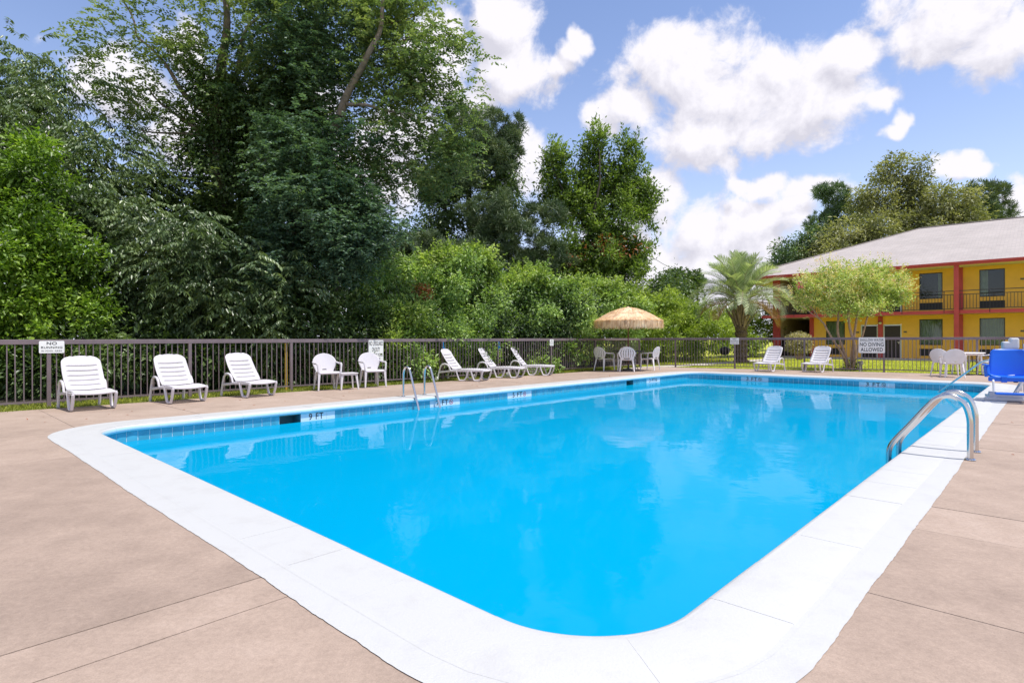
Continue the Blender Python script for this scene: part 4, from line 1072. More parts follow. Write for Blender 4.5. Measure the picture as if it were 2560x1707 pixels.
# walkway slab, balcony
EX = -1.4
obj('balcony_slab', MB().box(((TL - 0.35 + TR) / 2, -0.62, F2 - 0.085), (TR - TL + 0.35, 1.52, 0.15)), M['soffit'], mt)
obj('balcony_edge', MB().box(((TL - 0.37 + TR) / 2, EX - 0.01, F2 - 0.085), (TR - TL + 0.39, 0.06, 0.19)), M['red'], mt)
obj('upper_floor', MB().box(((TL + TR) / 2, 4.1, F2 - 0.09), (TR - TL, 7.8, 0.14)), M['soffit'], mt)
obj('walkway', MB().box(((TL + TR) / 2, -0.7, 0.0), (TR - TL + 1.0, 1.9, 0.16)), M['kerbgrey'], mt)
rl = obj('balcony_rail', MB().box(((TL - 0.3 + TR) / 2, EX + 0.06, F2 + 1.06), (TR - TL + 0.3, 0.04, 0.04)).box(((TL - 0.3 + TR) / 2, EX + 0.06, F2 + 0.86), (TR - TL + 0.3, 0.035, 0.035)).box(((TL - 0.3 + TR) / 2, EX + 0.06, F2 + 0.09), (TR - TL + 0.3, 0.035, 0.035)), M['balrail'], mt)
bm = MB().box((0, 0, 0), (0.022, 0.022, 0.74)).mesh('baluster', [M['balrail']])
pm_ = MB().box((0, 0, 0), (0.04, 0.04, 1.22)).mesh('rail_post', [M['balrail']])
x = TL - 0.3; k = 0
while x < min(TR, 9.5):
    if k % 14 == 0: put('rail_post', pm_, rl, (x, EX - 0.02, F2 + 0.46))
    else: put('baluster', bm, rl, (x, EX + 0.06, F2 + 0.475))
    x += 0.138; k += 1
for xp in (TL + 0.1, tw(2392, 1.4), tw(2392, 1.4) + 2 * room + 0.6):
    if xp == TL + 0.1: continue
    pz = obj('column', MB().box((xp, EX - 0.14, EV / 2), (0.22, 0.20, EV)), M['red'], mt, bevel=0.01)
    obj('column_trim', MB().box((xp - 0.06, EX - 0.25, EV / 2), (0.06, 0.02, EV)), M['red'], pz)
# roof
RW, XL, XR = 9.2, TL - 2.2, 30.0; y0 = EX - 0.32; RH = 3.45
roof = MB(); z_ = EV + 0.16
rid = [(XL + RW, y0 + RW, z_ + RH), (XR - RW, y0 + RW, z_ + RH)]
roof.add([(XL, y0, z_), (XR, y0, z_), (XR, y0 + 2 * RW, z_), (XL, y0 + 2 * RW, z_)] + rid, [(0, 1, 5, 4), (1, 2, 5), (2, 3, 4, 5), (3, 0, 4)])
M['shingle'] = mk_shingle((BV.x, BV.y))
ro = obj('roof', roof, M['shingle'], mt)
obj('fascia', MB().box(((XL + XR) / 2, y0 - 0.012, z_ - 0.09), (XR - XL, 0.03, 0.19)).box((XL - 0.012, y0 + RW, z_ - 0.09), (0.03, 2 * RW, 0.19)), M['red'], mt)
obj('gutter', MB().box(((XL + XR) / 2, y0 - 0.07, z_ - 0.05), (XR - XL, 0.09, 0.09)), M['red'], mt)
obj('soffit', MB().box(((XL + XR) / 2, y0 + 1.0, EV + 0.02), (XR - XL - 0.1, 1.96, 0.03)).box(((XL + TL) / 2, y0 + RW, EV + 0.021), (TL - XL, 2 * RW - 0.1, 0.03)), M['soffit'], mt)
obj('ceiling', MB().box(((TL + TR) / 2, 4.2, EV + 0.03), (TR - TL, 7.8, 0.06)), M['soffit'], mt)
obj('ridge_cap', MB().beam(rid[0], rid[1], 0.3, 0.05).beam((XL, y0, z_ + 0.02), rid[0], 0.28, 0.05), M['shingle'], ro)
f_ = 0.80; obj('roof_vent', MB().lathe([(0.07, 0.0), (0.07, 0.35), (0.10, 0.36), (0.10, 0.40)], 10, (10.2, y0 + RW * f_, z_ + RH * f_ - 0.05)), M['grey_box'], ro)

# things near the motel
P = W0 + BV * (tw(1952) + 0.1) + A * 0.6
t = thing('trash_can', 'dark round-topped trash can inside the motel breezeway', 'trash can', (P.x, P.y, 0.02))
obj('bin', MB().lathe([(0.26, 0.0), (0.30, 0.05), (0.30, 0.75), (0.28, 0.80)], 20), M['black'], t, smooth=True)
obj('lid', MB().lathe([(0.31, 0.78), (0.31, 0.84), (0.25, 1.02), (0.12, 1.14), (0.02, 1.18)], 20), M['black'], t, smooth=True)
P = G(1812, 902.5); t = thing('charcoal_grill', 'small black charcoal grill on thin legs beside the palm', 'grill', (P.x, P.y, -0.05))
obj('bowl', MB().lathe([(0.02, 0.36), (0.16, 0.40), (0.25, 0.52), (0.27, 0.60)], 18), M['black'], t, smooth=True)
obj('lid', MB().lathe([(0.275, 0.60), (0.25, 0.70), (0.15, 0.79), (0.02, 0.82)], 18), M['black'], t, smooth=True)
for k in range(3):
    a_ = k * 2 * PI / 3 + 0.4; obj('leg', MB().tube([(0.15 * math.cos(a_), 0.15 * math.sin(a_), 0.45), (0.30 * math.cos(a_), 0.30 * math.sin(a_), 0.0)], 0.014, 6), M['black'], t)
# concrete path across the lawn behind the fence
cl = [G(1560, 918.8), G(1650, 914.5), G(1740, 909.5), G(1830, 903.5), G(1900, 898.0), G(1960, 894.5)]
pm2 = MB(); vs = []
for i, p in enumerate(cl):
    d = (cl[min(i+1, len(cl)-1)] - cl[max(i-1, 0)]); d.z = 0; d.normalize(); nn = Vector((-d.y, d.x, 0)) * 0.55
    vs += [(p.x + nn.x, p.y + nn.y, -0.04), (p.x - nn.x, p.y - nn.y, -0.04)]
pm2.add(vs, [(2*i, 2*i+1, 2*i+3, 2*i+2) for i in range(len(cl) - 1)]); struct(obj('path', pm2, M['kerbgrey']))
# overhead wire beyond the trees
wa, wb = at(1545, 590, 60), at(1745, 705, 75)
tag(obj('overhead_wire', MB().tube([wa, (wa + wb) / 2 + Vector((0, 0, -0.25)), wb], 0.03, 5), M['wire']), 'thin overhead wire sloping down past the tall tree to the palm', 'wire')
# ================================================================== vegetation
R = np.random.RandomState(11)
def unit(a): return a / np.maximum(np.linalg.norm(a, axis=1, keepdims=True), 1e-9)
def np_mesh(name, V, F, mat_):
    """V (n,3); F (m,k) all faces of k corners"""
    me = bpy.data.meshes.new(name); n, m, k = len(V), len(F), F.shape[1]
    me.vertices.add(n); me.vertices.foreach_set('co', V.astype(np.float32).ravel())
    me.loops.add(m * k); me.loops.foreach_set('vertex_index', F.astype(np.int32).ravel())
    me.polygons.add(m); me.polygons.foreach_set('loop_start', np.arange(0, m * k, k, dtype=np.int32))
    me.materials.append(mat_); me.update(calc_edges=True); return me
def leaf_geo(P, ax, nrm, L, Wd, fold=0.25):
    """folded diamond leaves: base, left, tip, right -> two triangles"""
    n = len(P); side = unit(np.cross(ax, nrm)); up = np.cross(side, ax)
    L = np.broadcast_to(np.asarray(L).reshape(-1, 1), (n, 1)); Wd = np.broadcast_to(np.asarray(Wd).reshape(-1, 1), (n, 1))
    mid = P + ax * L * 0.42 + up * Wd * fold
    V = np.empty((n, 4, 3)); V[:, 0] = P; V[:, 1] = mid + side * Wd / 2; V[:, 2] = P + ax * L - up * Wd * fold * 0.6; V[:, 3] = mid - side * Wd / 2
    b = np.arange(n)[:, None] * 4
    F = np.concatenate([b + [0, 1, 2], b + [0, 2, 3]], 1).reshape(-1, 3)
    return V.reshape(-1, 3), F
class Leaves:
    def __init__(s): s.V, s.F, s.n = [], [], 0
    def add(s, V, F): s.V.append(V); s.F.append(F + s.n); s.n += len(V)
    def obj(s, name, mat_, parent):
        return put(name, np_mesh(name, np.concatenate(s.V), np.concatenate(s.F), mat_), parent)
def wob3(P, f, ph):
    return (np.sin(P[:, 0] * f + ph) + np.sin(P[:, 1] * f * 1.13 + ph * 2.1) + np.sin(P[:, 2] * f * 0.91 + ph * 0.7) + 0.6 * np.sin(P[:, 0] * f * 2.3 + P[:, 2] * f * 1.9 + ph)) / 3.6
def clumps(blobs, n, shell=0.55, bump=0.22, freq=2.2, up=0.0, seed=0):
    """clump centres spread through the outer part of lumpy ellipsoids, with outward directions"""
    r = np.random.RandomState(seed + 100); bl = np.array(blobs, float)
    w = (bl[:, 3] * bl[:, 4] + bl[:, 4] * bl[:, 5] + bl[:, 3] * bl[:, 5]); w /= w.sum()
    i = r.choice(len(bl), n, p=w); d = unit(r.normal(size=(n, 3))); 
    if up: d[:, 2] = d[:, 2] + up; d = unit(d)
    rad = shell + (1 - shell) * r.rand(n) ** 0.55
    P = bl[i, :3] + d * bl[i, 3:6] * rad[:, None]
    k = 1 + bump * wob3(P, freq, seed * 1.7)
    P = bl[i, :3] + d * bl[i, 3:6] * (rad * k)[:, None]
    out = unit(d / bl[i, 3:6]); P[:, 2] = np.maximum(P[:, 2], 0.05)
    return P, out
def lumps(blobs, k=9, f=0.42, seed=0):
    """break every ellipsoid into smaller heaps sitting on its surface, with hollows between"""
    r = random.Random(seed); out = []
    for (x, y, z, a, b, c) in blobs:
        out.append((x, y, z, a * 0.40, b * 0.40, c * 0.40))
        for i in range(k):
            zz = 1 - 2 * (i + 0.5) / k; ph = i * 2.39996 + r.uniform(0, 1.5); q = math.sqrt(1 - zz * zz); g = r.uniform(0.6, 1.35) * f; e = r.uniform(0.66, 1.08)
            out.append((x + a * e * q * math.cos(ph), y + b * e * q * math.sin(ph), z + c * e * zz, a * g, b * g, c * g))
    return out
def broad(L, C, out, per, sig, ll, lw, droop=0.15, spread=0.9, seed=1, flat=0.75):
    r = np.random.RandomState(seed); n = len(C) * per
    c = np.repeat(C, per, 0); o = np.repeat(out, per, 0)
    off = r.normal(size=(n, 3)) * sig; off[:, 2] *= flat
    ax = unit(o * 0.7 + unit(off + 1e-6) * 0.6 + r.normal(size=(n, 3)) * spread * 0.5 + [0, 0, -droop])
    nr = unit(np.array([0.15, -0.1, 1.0]) + o * 0.35 + r.normal(size=(n, 3)) * 0.45)
    s = 0.45 + 0.95 * r.rand(n) ** 1.2; P = c + off; P[:, 2] = np.maximum(P[:, 2], 0.02)
    L.add(*leaf_geo(P, ax, nr, ll * s, lw * s))
def fronds(L, C, out, per, length, npair, ll, lw, droop=0.3, seed=1, sig=0.3):
    """feathery compound leaves: leaflets in pairs along a drooping stalk, held in flat layers"""
    r = np.random.RandomState(seed); n = len(C) * per
    c = np.repeat(C, per, 0) + r.normal(size=(n, 3)) * [sig, sig, sig * 0.55]
    a = r.rand(n) * 2 * PI; d = np.stack([np.cos(a), np.sin(a), np.zeros(n)], 1)
    o = np.repeat(out, per, 0).copy(); o[:, 2] *= 0.2
    d = unit(d * 0.9 + o * 0.8 + r.normal(size=(n, 3)) * [0.15, 0.15, 0.42]); side = unit(np.cross(d, [0, 0, 1.0])); ln = length * (0.6 + 0.7 * r.rand(n))
    for k in range(npair):
        f = 0.12 + 0.88 * (k + 0.5) / npair
        p = c + d * (ln * f)[:, None]; p[:, 2] -= droop * ln * f * f
        for sg in (-1, 1):
            ax = unit(side * sg + d * 0.55 + [0, 0, -0.2] + r.normal(size=(n, 3)) * 0.3)
            nr = unit(np.array([0, 0, 1.0]) + r.normal(size=(n, 3)) * 0.4)
            L.add(*leaf_geo(p, ax, nr, ll * (1 - 0.5 * abs(f - 0.45)) * (0.75 + 0.5 * r.rand(n)), lw, 0.12))
def drooping(L, C, out, per, length, ll, lw, seed=1):
    """arching twigs with long leaves hanging from both sides"""
    r = np.random.RandomState(seed); n = len(C) * per
    c = np.repeat(C, per, 0) + r.normal(size=(n, 3)) * 0.22
    o = np.repeat(out, per, 0).copy(); o[:, 2] = o[:, 2] * 0.3 + 0.15
    d = unit(o + r.normal(size=(n, 3)) * [0.5, 0.5, 0.2]); side = unit(np.cross(d, [0, 0, 1.0])); ln = length * (0.6 + 0.7 * r.rand(n))
    m = 9
    for k in range(m):
        f = 0.1 + 0.9 * k / (m - 1); p = c + d * (ln * f)[:, None]; p[:, 2] -= 0.55 * ln * f * f
        for sg in (-1, 1):
            ax = unit(side * sg * 0.6 + d * 0.45 + np.array([0, 0, -0.85]) + r.normal(size=(n, 3)) * 0.2)
            nr = unit(side * sg * 0.8 + np.array([0, 0, 0.7]) + r.normal(size=(n, 3)) * 0.25)
            L.add(*leaf_geo(p, ax, nr, ll * (0.7 + 0.5 * r.rand(n)), lw, 0.15))
def needles(L, C, out, per, ll, lw, seed=1):
    r = np.random.RandomState(seed); n = len(C) * per
    c = np.repeat(C, per, 0); o = np.repeat(out, per, 0)
    ax = unit(unit(r.normal(size=(n, 3))) * 0.85 + o * 0.45 + [0, 0, 0.35]); nr = unit(r.normal(size=(n, 3)))
    P = c + r.normal(size=(n, 3)) * 0.07
    L.add(*leaf_geo(P, ax, nr, ll * (0.7 + 0.5 * r.rand(n)), lw, 0.0))
def limb(mb, p0, p1, r0, r1, bend=0.12, k=7, n=8, seed=0):
    r = random.Random(seed); p0, p1 = Vector(p0), Vector(p1); L = (p1 - p0).length; pts = []; rs = []
    ph = [r.uniform(-1, 1) for _ in range(6)]
    for i in range(k + 1):
        f = i / k; o = Vector((ph[0] * math.sin(f * PI) + ph[1] * math.sin(2 * f * PI) * 0.6, ph[2] * math.sin(f * PI) + ph[3] * math.sin(2 * f * PI) * 0.6, ph[4] * math.sin(f * PI) * 0.4)) * L * bend
        pts.append(p0.lerp(p1, f) + o); rs.append(r0 + (r1 - r0) * f)
    mb.tube(pts, rs, n); return pts
LM = {
 'bright': leafmat('bright_green_leaves', [(0.030, 0.065, 0.010), (0.145, 0.26, 0.030), (0.40, 0.56, 0.085)], 0.4, 0.4, 0.9),
 'bush': leafmat('fresh_green_leaves', [(0.044, 0.088, 0.024), (0.223, 0.341, 0.094), (0.532, 0.682, 0.242)], 0.4, 0.38, 0.8),
 'bush_y': leafmat('yellowish_vine_leaves', [(0.07, 0.12, 0.022), (0.29, 0.40, 0.085), (0.60, 0.69, 0.22)], 0.42, 0.4, 1.1),
 'bush_d': leafmat('glossy_deep_green_leaves', [(0.020, 0.045, 0.018), (0.075, 0.125, 0.045), (0.25, 0.34, 0.14)], 0.3, 0.3, 1.1),
 'dark': leafmat('dark_green_leaves', [(0.030, 0.060, 0.018), (0.080, 0.135, 0.038), (0.17, 0.24, 0.075)], 0.38, 0.28, 0.8),
 'cherry': leafmat('grey_green_hanging_leaves', [(0.035, 0.062, 0.026), (0.115, 0.170, 0.075), (0.27, 0.35, 0.16)], 0.34, 0.25, 0.9),
 'mimosa': leafmat('blue_green_feathery_leaves', [(0.034, 0.068, 0.042), (0.095, 0.165, 0.105), (0.21, 0.31, 0.19)], 0.5, 0.3, 0.7),
 'mimosa_l': leafmat('green_feathery_leaves', [(0.068, 0.115, 0.047), (0.169, 0.236, 0.095), (0.338, 0.392, 0.162)], 0.5, 0.35, 0.7),
 'pine': leafmat('pine_needles', [(0.035, 0.069, 0.031), (0.094, 0.144, 0.060), (0.188, 0.237, 0.094)], 0.5, 0.12, 0.9),
 'upright': leafmat('olive_green_leaves', [(0.042, 0.078, 0.018), (0.14, 0.215, 0.045), (0.31, 0.41, 0.10)], 0.4, 0.36, 0.7),
 'weed': leafmat('yellow_green_leaves', [(0.09, 0.15, 0.028), (0.25, 0.34, 0.055), (0.46, 0.55, 0.13)], 0.5, 0.42, 0.7),
 'pale': leafmat('pale_olive_leaves', [(0.10, 0.12, 0.050), (0.26, 0.27, 0.12), (0.46, 0.45, 0.23)], 0.5, 0.3, 0.5),
 'far': leafmat('far_tree_leaves', [(0.058, 0.108, 0.058), (0.117, 0.186, 0.088), (0.215, 0.293, 0.127)], 0.5, 0.25, 0.4),
 'myrtle': leafmat('yellow_green_and_pink_leaves', [(0.11, 0.17, 0.045), (0.35, 0.46, 0.12), (0.60, 0.66, 0.24), (0.74, 0.54, 0.38)], 0.4, 0.32, 1.6),
 'tips': leafmat('pink_and_yellow_tips', [(0.50, 0.56, 0.17), (0.76, 0.70, 0.34), (0.80, 0.50, 0.40)], 0.5, 0.35, 3.0),
 'ivory': leafmat('ivory_tipped_leaves', [(0.175, 0.163, 0.069), (0.425, 0.375, 0.188), (0.725, 0.650, 0.413)], 0.5, 0.25, 2.0),
 'palm': leafmat('silvery_green_palm', [(0.16, 0.22, 0.11), (0.38, 0.45, 0.26), (0.70, 0.74, 0.52)], 0.45, 0.25, 1.2),
 'palmdead': leafmat('dry_palm_leaf', [(0.240, 0.120, 0.054), (0.432, 0.240, 0.108), (0.600, 0.432, 0.216)], 0.6, 0.25, 1.2),
 'rust': leafmat('rust_brown_leaves', [(0.192, 0.054, 0.022), (0.360, 0.102, 0.036), (0.480, 0.180, 0.060)], 0.6, 0.3, 1.2),
 'lawn': leafmat('lawn_blades', [(0.30, 0.34, 0.04), (0.46, 0.50, 0.06), (0.62, 0.62, 0.11)], 0.6, 0.4, 0.8),
 'grass': leafmat('grass_blades', [(0.13, 0.17, 0.025), (0.24, 0.28, 0.04), (0.40, 0.40, 0.09)], 0.6, 0.3, 2.0),
}
def blob(u, v, Y, ru, rv, ry=None):
    """ellipsoid centred on pixel (u, v) at distance Y; half sizes given in pixels there"""
    c = at(u, v, Y); rx = ru / FPX * Y; rz = rv / FPX * Y
    return (c.x, c.y, c.z, rx, ry if ry is not None else (rx + rz) * 0.45, rz)
def shoots(L, blobs, n, per, ll, lw, length, seed, upw=0.6):
    """leafy shoots that stick out of the crown"""
    r = np.random.RandomState(seed); C, o = clumps(blobs, n, 0.85, 0.15, 2.0, seed=seed)
    o = unit(o + [0, 0, upw] + r.normal(size=(n, 3)) * 0.35); ln = length * (0.4 + 0.8 * r.rand(n))
    for k in range(per):
        f = (k + 0.5) / per; p = C + o * (ln * f)[:, None] + r.normal(size=(n, 3)) * 0.02
        ax = unit(o * 0.7 + r.normal(size=(n, 3)) * 0.75); nr = unit(r.normal(size=(n, 3)) * 0.6 + [0, 0, 1.0])
        L.add(*leaf_geo(p, ax, nr, ll * (0.6 + 0.6 * r.rand(n)), lw))
def tree(name, label, cat, base, group=None): return thing(name, label, cat, (base[0], base[1], 0), 0.0, group)
def rel(t, *arrs):
    """make world points local to the thing"""
    return [a - np.array(t.location) for a in arrs]
def crown(t, mat_, blobs, n, fn, name='crown', shell=0.55, bump=0.22, freq=2.2, up=0.0, seed=0, lump=0, lf=0.42, sh=None, **kw):
    if lump: blobs = lumps(blobs, lump, lf, seed)
    C, o = clumps(blobs, n, shell, bump, freq, up, seed); C, = rel(t, C)
    L = Leaves(); fn(L, C, o, seed=seed + 5, **kw)
    if sh:
        b2 = [(b[0] - t.location.x, b[1] - t.location.y, b[2] - t.location.z, *b[3:]) for b in blobs]; shoots(L, b2, sh[0], 16, kw['ll'], kw['lw'], sh[1], seed + 9)
    return L.obj(name, LM[mat_], t)
def trunk(t, pairs, mat_='bark', name='trunk'):
    mb = MB(); b = Vector(t.location)
    for k, (p0, p1, r0, r1) in enumerate(pairs): limb(mb, Vector(p0) - b, Vector(p1) - b, r0, r1, seed=k + int(abs(b.x) * 10))
    return obj(name, mb, M[mat_], t, smooth=True, ang=80)
GW = 'trees of the wood behind the fence'; GB = 'bushes along the fence'; GF = 'trees behind the motel'

# --- bright bush at the far left end of the fence
t = tree('leafy_bush', 'tall bright green bush at the open end of the tree-side fence', 'bush', at(60, 848, 13.5), GB)
crown(t, 'bright', [blob(20, 470, 13.6, 130, 110), blob(70, 560, 13.2, 120, 110), blob(30, 700, 12.9, 120, 130), blob(140, 690, 13.2, 70, 60), blob(215, 650, 13.4, 70, 45), blob(95, 790, 12.9, 60, 90), blob(-30, 850, 12.6, 110, 120), blob(225, 770, 13.4, 60, 55)], 2500, broad, per=14, sig=0.12, ll=0.115, lw=0.058, seed=1, bump=0.2, freq=3, lump=9, lf=0.30, sh=(420, 0.45))
trunk(t, [(at(60, 860, 13.8), at(40, 480, 13.8), 0.09, 0.03), (at(70, 860, 13.8), at(150, 640, 13.5), 0.06, 0.02)], 'bark_dark')
# --- drooping trees
t = tree('hanging_leaf_tree', 'dark hanging-leaved tree rising above the bright corner bush', 'tree', at(120, 848, 17), GW)
crown(t, 'cherry', [blob(20, 200, 17, 110, 110), blob(110, 330, 16.6, 170, 150), blob(250, 420, 16.4, 130, 110), blob(60, 480, 16, 160, 120), blob(140, 200, 17, 60, 75), blob(-60, 330, 17, 150, 160)], 640, drooping, per=3, length=0.75, ll=0.16, lw=0.058, seed=2, shell=0.25, bump=0.3, lump=8, lf=0.34)
trunk(t, [(at(130, 860, 17), at(100, 250, 17), 0.16, 0.04), (at(125, 560, 17), at(240, 400, 16.6), 0.07, 0.02), (at(120, 500, 17), at(0, 280, 17), 0.07, 0.02)], 'bark_dark')
t = tree('hanging_leaf_tree', 'low tree with arching sprays of hanging leaves behind the lounge chairs', 'tree', at(380, 848, 15.2), GW)
crown(t, 'cherry', [blob(260, 540, 14.8, 140, 60), blob(370, 610, 14.6, 170, 75), blob(520, 700, 14.6, 140, 75), blob(640, 740, 15, 110, 75), blob(430, 780, 14.9, 160, 80), blob(250, 690, 15.2, 90, 80), blob(600, 830, 15.2, 120, 70)], 760, drooping, per=3, length=0.60, ll=0.15, lw=0.058, seed=3, shell=0.3, up=0.25, lump=8, lf=0.32)
trunk(t, [(at(390, 870, 15.5), at(330, 600, 15.2), 0.10, 0.04), (at(380, 760, 15.4), at(560, 680, 15.0), 0.06, 0.02)], 'bark_dark')
# --- the two great vine-clad trees
def vine_coat(t, p0, p1, rad, n, seed, mat_='dark', taper=0.55):
    r = np.random.RandomState(seed); f = r.rand(n) ** 0.9; a = r.rand(n) * 2 * PI
    p0, p1 = np.array(p0), np.array(p1); R_ = rad * (1 - (1 - taper) * f) * (0.55 + 0.75 * r.rand(n)) * (1 + 0.35 * np.sin(f * 23 + np.cos(a) * 2))
    C = p0 + (p1 - p0) * f[:, None] + np.stack([np.cos(a) * R_, np.sin(a) * R_, np.zeros(n)], 1)
    o = np.stack([np.cos(a), np.sin(a), np.full(n, -0.1)], 1); C, = rel(t, C); L = Leaves(); broad(L, C, o, 11, 0.15, 0.13, 0.085, droop=0.55, seed=seed)
    return L.obj('vine', LM[mat_], t)
t = tree('vine_clad_tree', 'giant vine-clad tree with a feathery open crown over the lounge chairs', 'tree', at(560, 848, 18.5), GW)
trunk(t, [(at(560, 870, 18.5), at(555, 150, 18.5), 0.28, 0.14), (at(555, 160, 18.5), at(520, -120, 18.5), 0.14, 0.05), (at(545, 300, 18.5), at(340, 90, 18), 0.10, 0.03), (at(340, 90, 18), at(270, -40, 17.8), 0.035, 0.015), (at(530, 370, 18.5), at(370, 220, 18), 0.07, 0.02), (at(560, 240, 18.5), at(690, 20, 18.3), 0.09, 0.03), (at(545, 350, 18.5), at(330, 320, 17.8), 0.05, 0.015)], 'bark')
vine_coat(t, at(560, 860, 18.5), at(558, 180, 18.5), 1.15, 1900, 21)
crown(t, 'dark', [blob(600, 420, 18.9, 110, 150, 1.0), blob(470, 600, 18.6, 130, 130, 1.0), blob(610, 650, 18.4, 120, 140, 1.0), blob(520, 300, 18.8, 50, 110, 0.8), blob(380, 520, 18.6, 90, 80, 1.0)], 2200, broad, name='vine_curtain', per=12, sig=0.15, ll=0.14, lw=0.085, droop=0.5, seed=23, shell=0.5, lump=12, lf=0.36)
crown(t, 'mimosa_l', [blob(330, 60, 17.8, 170, 60, 1.2), blob(440, 130, 18, 130, 80, 1.0), blob(250, 120, 17.8, 70, 40, 0.8), blob(330, 240, 17.8, 120, 70, 1.0), blob(420, 330, 18, 100, 60, 1.0), blob(560, 20, 18.3, 150, 90, 1.3), blob(660, 110, 18.2, 110, 90, 1.2), blob(570, 190, 18.2, 110, 80, 1.2), blob(460, -60, 18, 250, 70, 1.5), blob(450, 430, 17.8, 80, 60, 0.9)], 225, fronds, per=8, length=0.50, npair=6, ll=0.135, lw=0.066, seed=4, shell=0.15, sig=0.30, lump=7, lf=0.36)
t = tree('vine_clad_tree', 'giant vine-clad tree with a pale forking limb beside the feathery crown', 'tree', at(745, 848, 18.8), GW)
trunk(t, [(at(745, 870, 18.8), at(725, 240, 18.8), 0.30, 0.16), (at(728, 250, 18.8), at(650, 60, 18.6), 0.12, 0.05), (at(728, 260, 18.8), at(770, 40, 18.6), 0.10, 0.04), (at(800, 480, 18.2), at(850, 290, 16.9), 0.15, 0.12), (at(850, 290, 16.9), at(905, 170, 16.6), 0.12, 0.09), (at(905, 170, 16.6), at(955, 45, 16.6), 0.09, 0.06), (at(955, 45, 16.6), at(970, -70, 16.6), 0.06, 0.03), (at(868, 262, 16.8), at(1030, 285, 16.4), 0.06, 0.02), (at(925, 130, 17.5), at(1040, 90, 17.2), 0.045, 0.015), (at(945, 60, 17.5), at(1060, 20, 17.2), 0.04, 0.015), (at(745, 600, 18.8), at(800, 480, 18.2), 0.18, 0.15)], 'bark')
vine_coat(t, at(745, 860, 18.8), at(728, 160, 18.8), 1.25, 1900, 22)
crown(t, 'dark', [blob(720, 330, 19.0, 100, 110, 1.0), blob(800, 380, 19.0, 80, 110, 1.0), blob(860, 560, 18.6, 90, 150, 1.0), blob(700, 560, 18.8, 120, 140, 1.0), blob(930, 640, 18.8, 60, 110, 1.0)], 2200, broad, name='vine_curtain', per=12, sig=0.15, ll=0.14, lw=0.085, droop=0.5, seed=24, shell=0.5, lump=12, lf=0.36)
crown(t, 'mimosa_l', [blob(1010, 60, 17.4, 130, 80, 1.3), blob(1080, 130, 17.2, 90, 80, 1.1), blob(1000, 190, 17.4, 110, 60, 1.2), blob(1100, 230, 17.2, 70, 50, 1.0), blob(1050, 330, 17.2, 90, 70, 1.1), blob(1120, 370, 17.2, 50, 100, 0.8), blob(990, 380, 17.4, 100, 70, 1.1), blob(940, 300, 17.6, 80, 60, 1.0), blob(1150, 300, 17.2, 40, 40, 0.7), blob(940, 20, 17.6, 150, 70, 1.4), blob(1040, 460, 17.3, 70, 50, 0.8), blob(940, 440, 17.4, 80, 60, 0.9)], 360, fronds, per=8, length=0.50, npair=6, ll=0.135, lw=0.066, seed=5, shell=0.15, sig=0.28, lump=7, lf=0.36)
crown(t, 'mimosa', [blob(760, 40, 18.4, 160, 100, 1.4), blob(840, 120, 18.2, 110, 90, 1.2), blob(720, 160, 18.2, 120, 80, 1.2), blob(800, 220, 18.2, 90, 60, 1.0), blob(690, 250, 18.2, 90, 60, 1.0)], 330, fronds, name='lower_crown', per=8, length=0.50, npair=6, ll=0.135, lw=0.066, seed=6, shell=0.15, sig=0.26, lump=8, lf=0.34)
t = tree('feathery_tree', 'blue-green feathery tree in flat layers in front of the vine-clad trunks', 'tree', at(800, 848, 17), GW)
crown(t, 'mimosa', [blob(770, 340, 16.6, 120, 45, 1.2), blob(790, 420, 16.2, 120, 60, 1.3), blob(760, 500, 16, 100, 50, 1.2), blob(850, 560, 15.8, 110, 55, 1.2), blob(760, 610, 15.8, 110, 60, 1.2), blob(880, 640, 15.8, 70, 55, 1.0), blob(700, 680, 15.8, 90, 60, 1.1), blob(860, 500, 16, 80, 50, 1.0)], 620, fronds, per=7, length=0.46, npair=6, ll=0.13, lw=0.062, seed=7, shell=0.2, sig=0.24, lump=9, lf=0.33)
trunk(t, [(at(800, 870, 17), at(790, 420, 16.6), 0.13, 0.04), (at(795, 640, 16.8), at(860, 540, 16.0), 0.06, 0.02), (at(795, 700, 16.8), at(710, 640, 16.0), 0.06, 0.02)], 'bark')
# --- shade plants between the trunks
t = tree('shade_bush', 'dark leafy shrub in the shade behind the round-back chairs', 'bush', at(720, 848, 15.8), GB)
crown(t, 'dark', [blob(640, 830, 15.6, 130, 80), blob(780, 800, 15.9, 120, 90), blob(880, 820, 16.4, 90, 80), blob(700, 740, 16.4, 110, 60), blob(640, 930, 15.4, 140, 50), blob(850, 900, 16, 120, 50)], 1500, broad, per=11, sig=0.17, ll=0.14, lw=0.06, seed=8)
t = tree('shade_bush', 'dark leafy shrub in the shade behind the lounge chairs', 'bush', at(350, 848, 14.2), GB)
crown(t, 'dark', [blob(200, 900, 13.2, 140, 70), blob(330, 880, 13.9, 140, 80), blob(480, 900, 14.6, 140, 70), blob(100, 930, 12.7, 120, 60), blob(420, 800, 15.2, 120, 60)], 1300, broad, per=11, sig=0.17, ll=0.14, lw=0.06, seed=9)
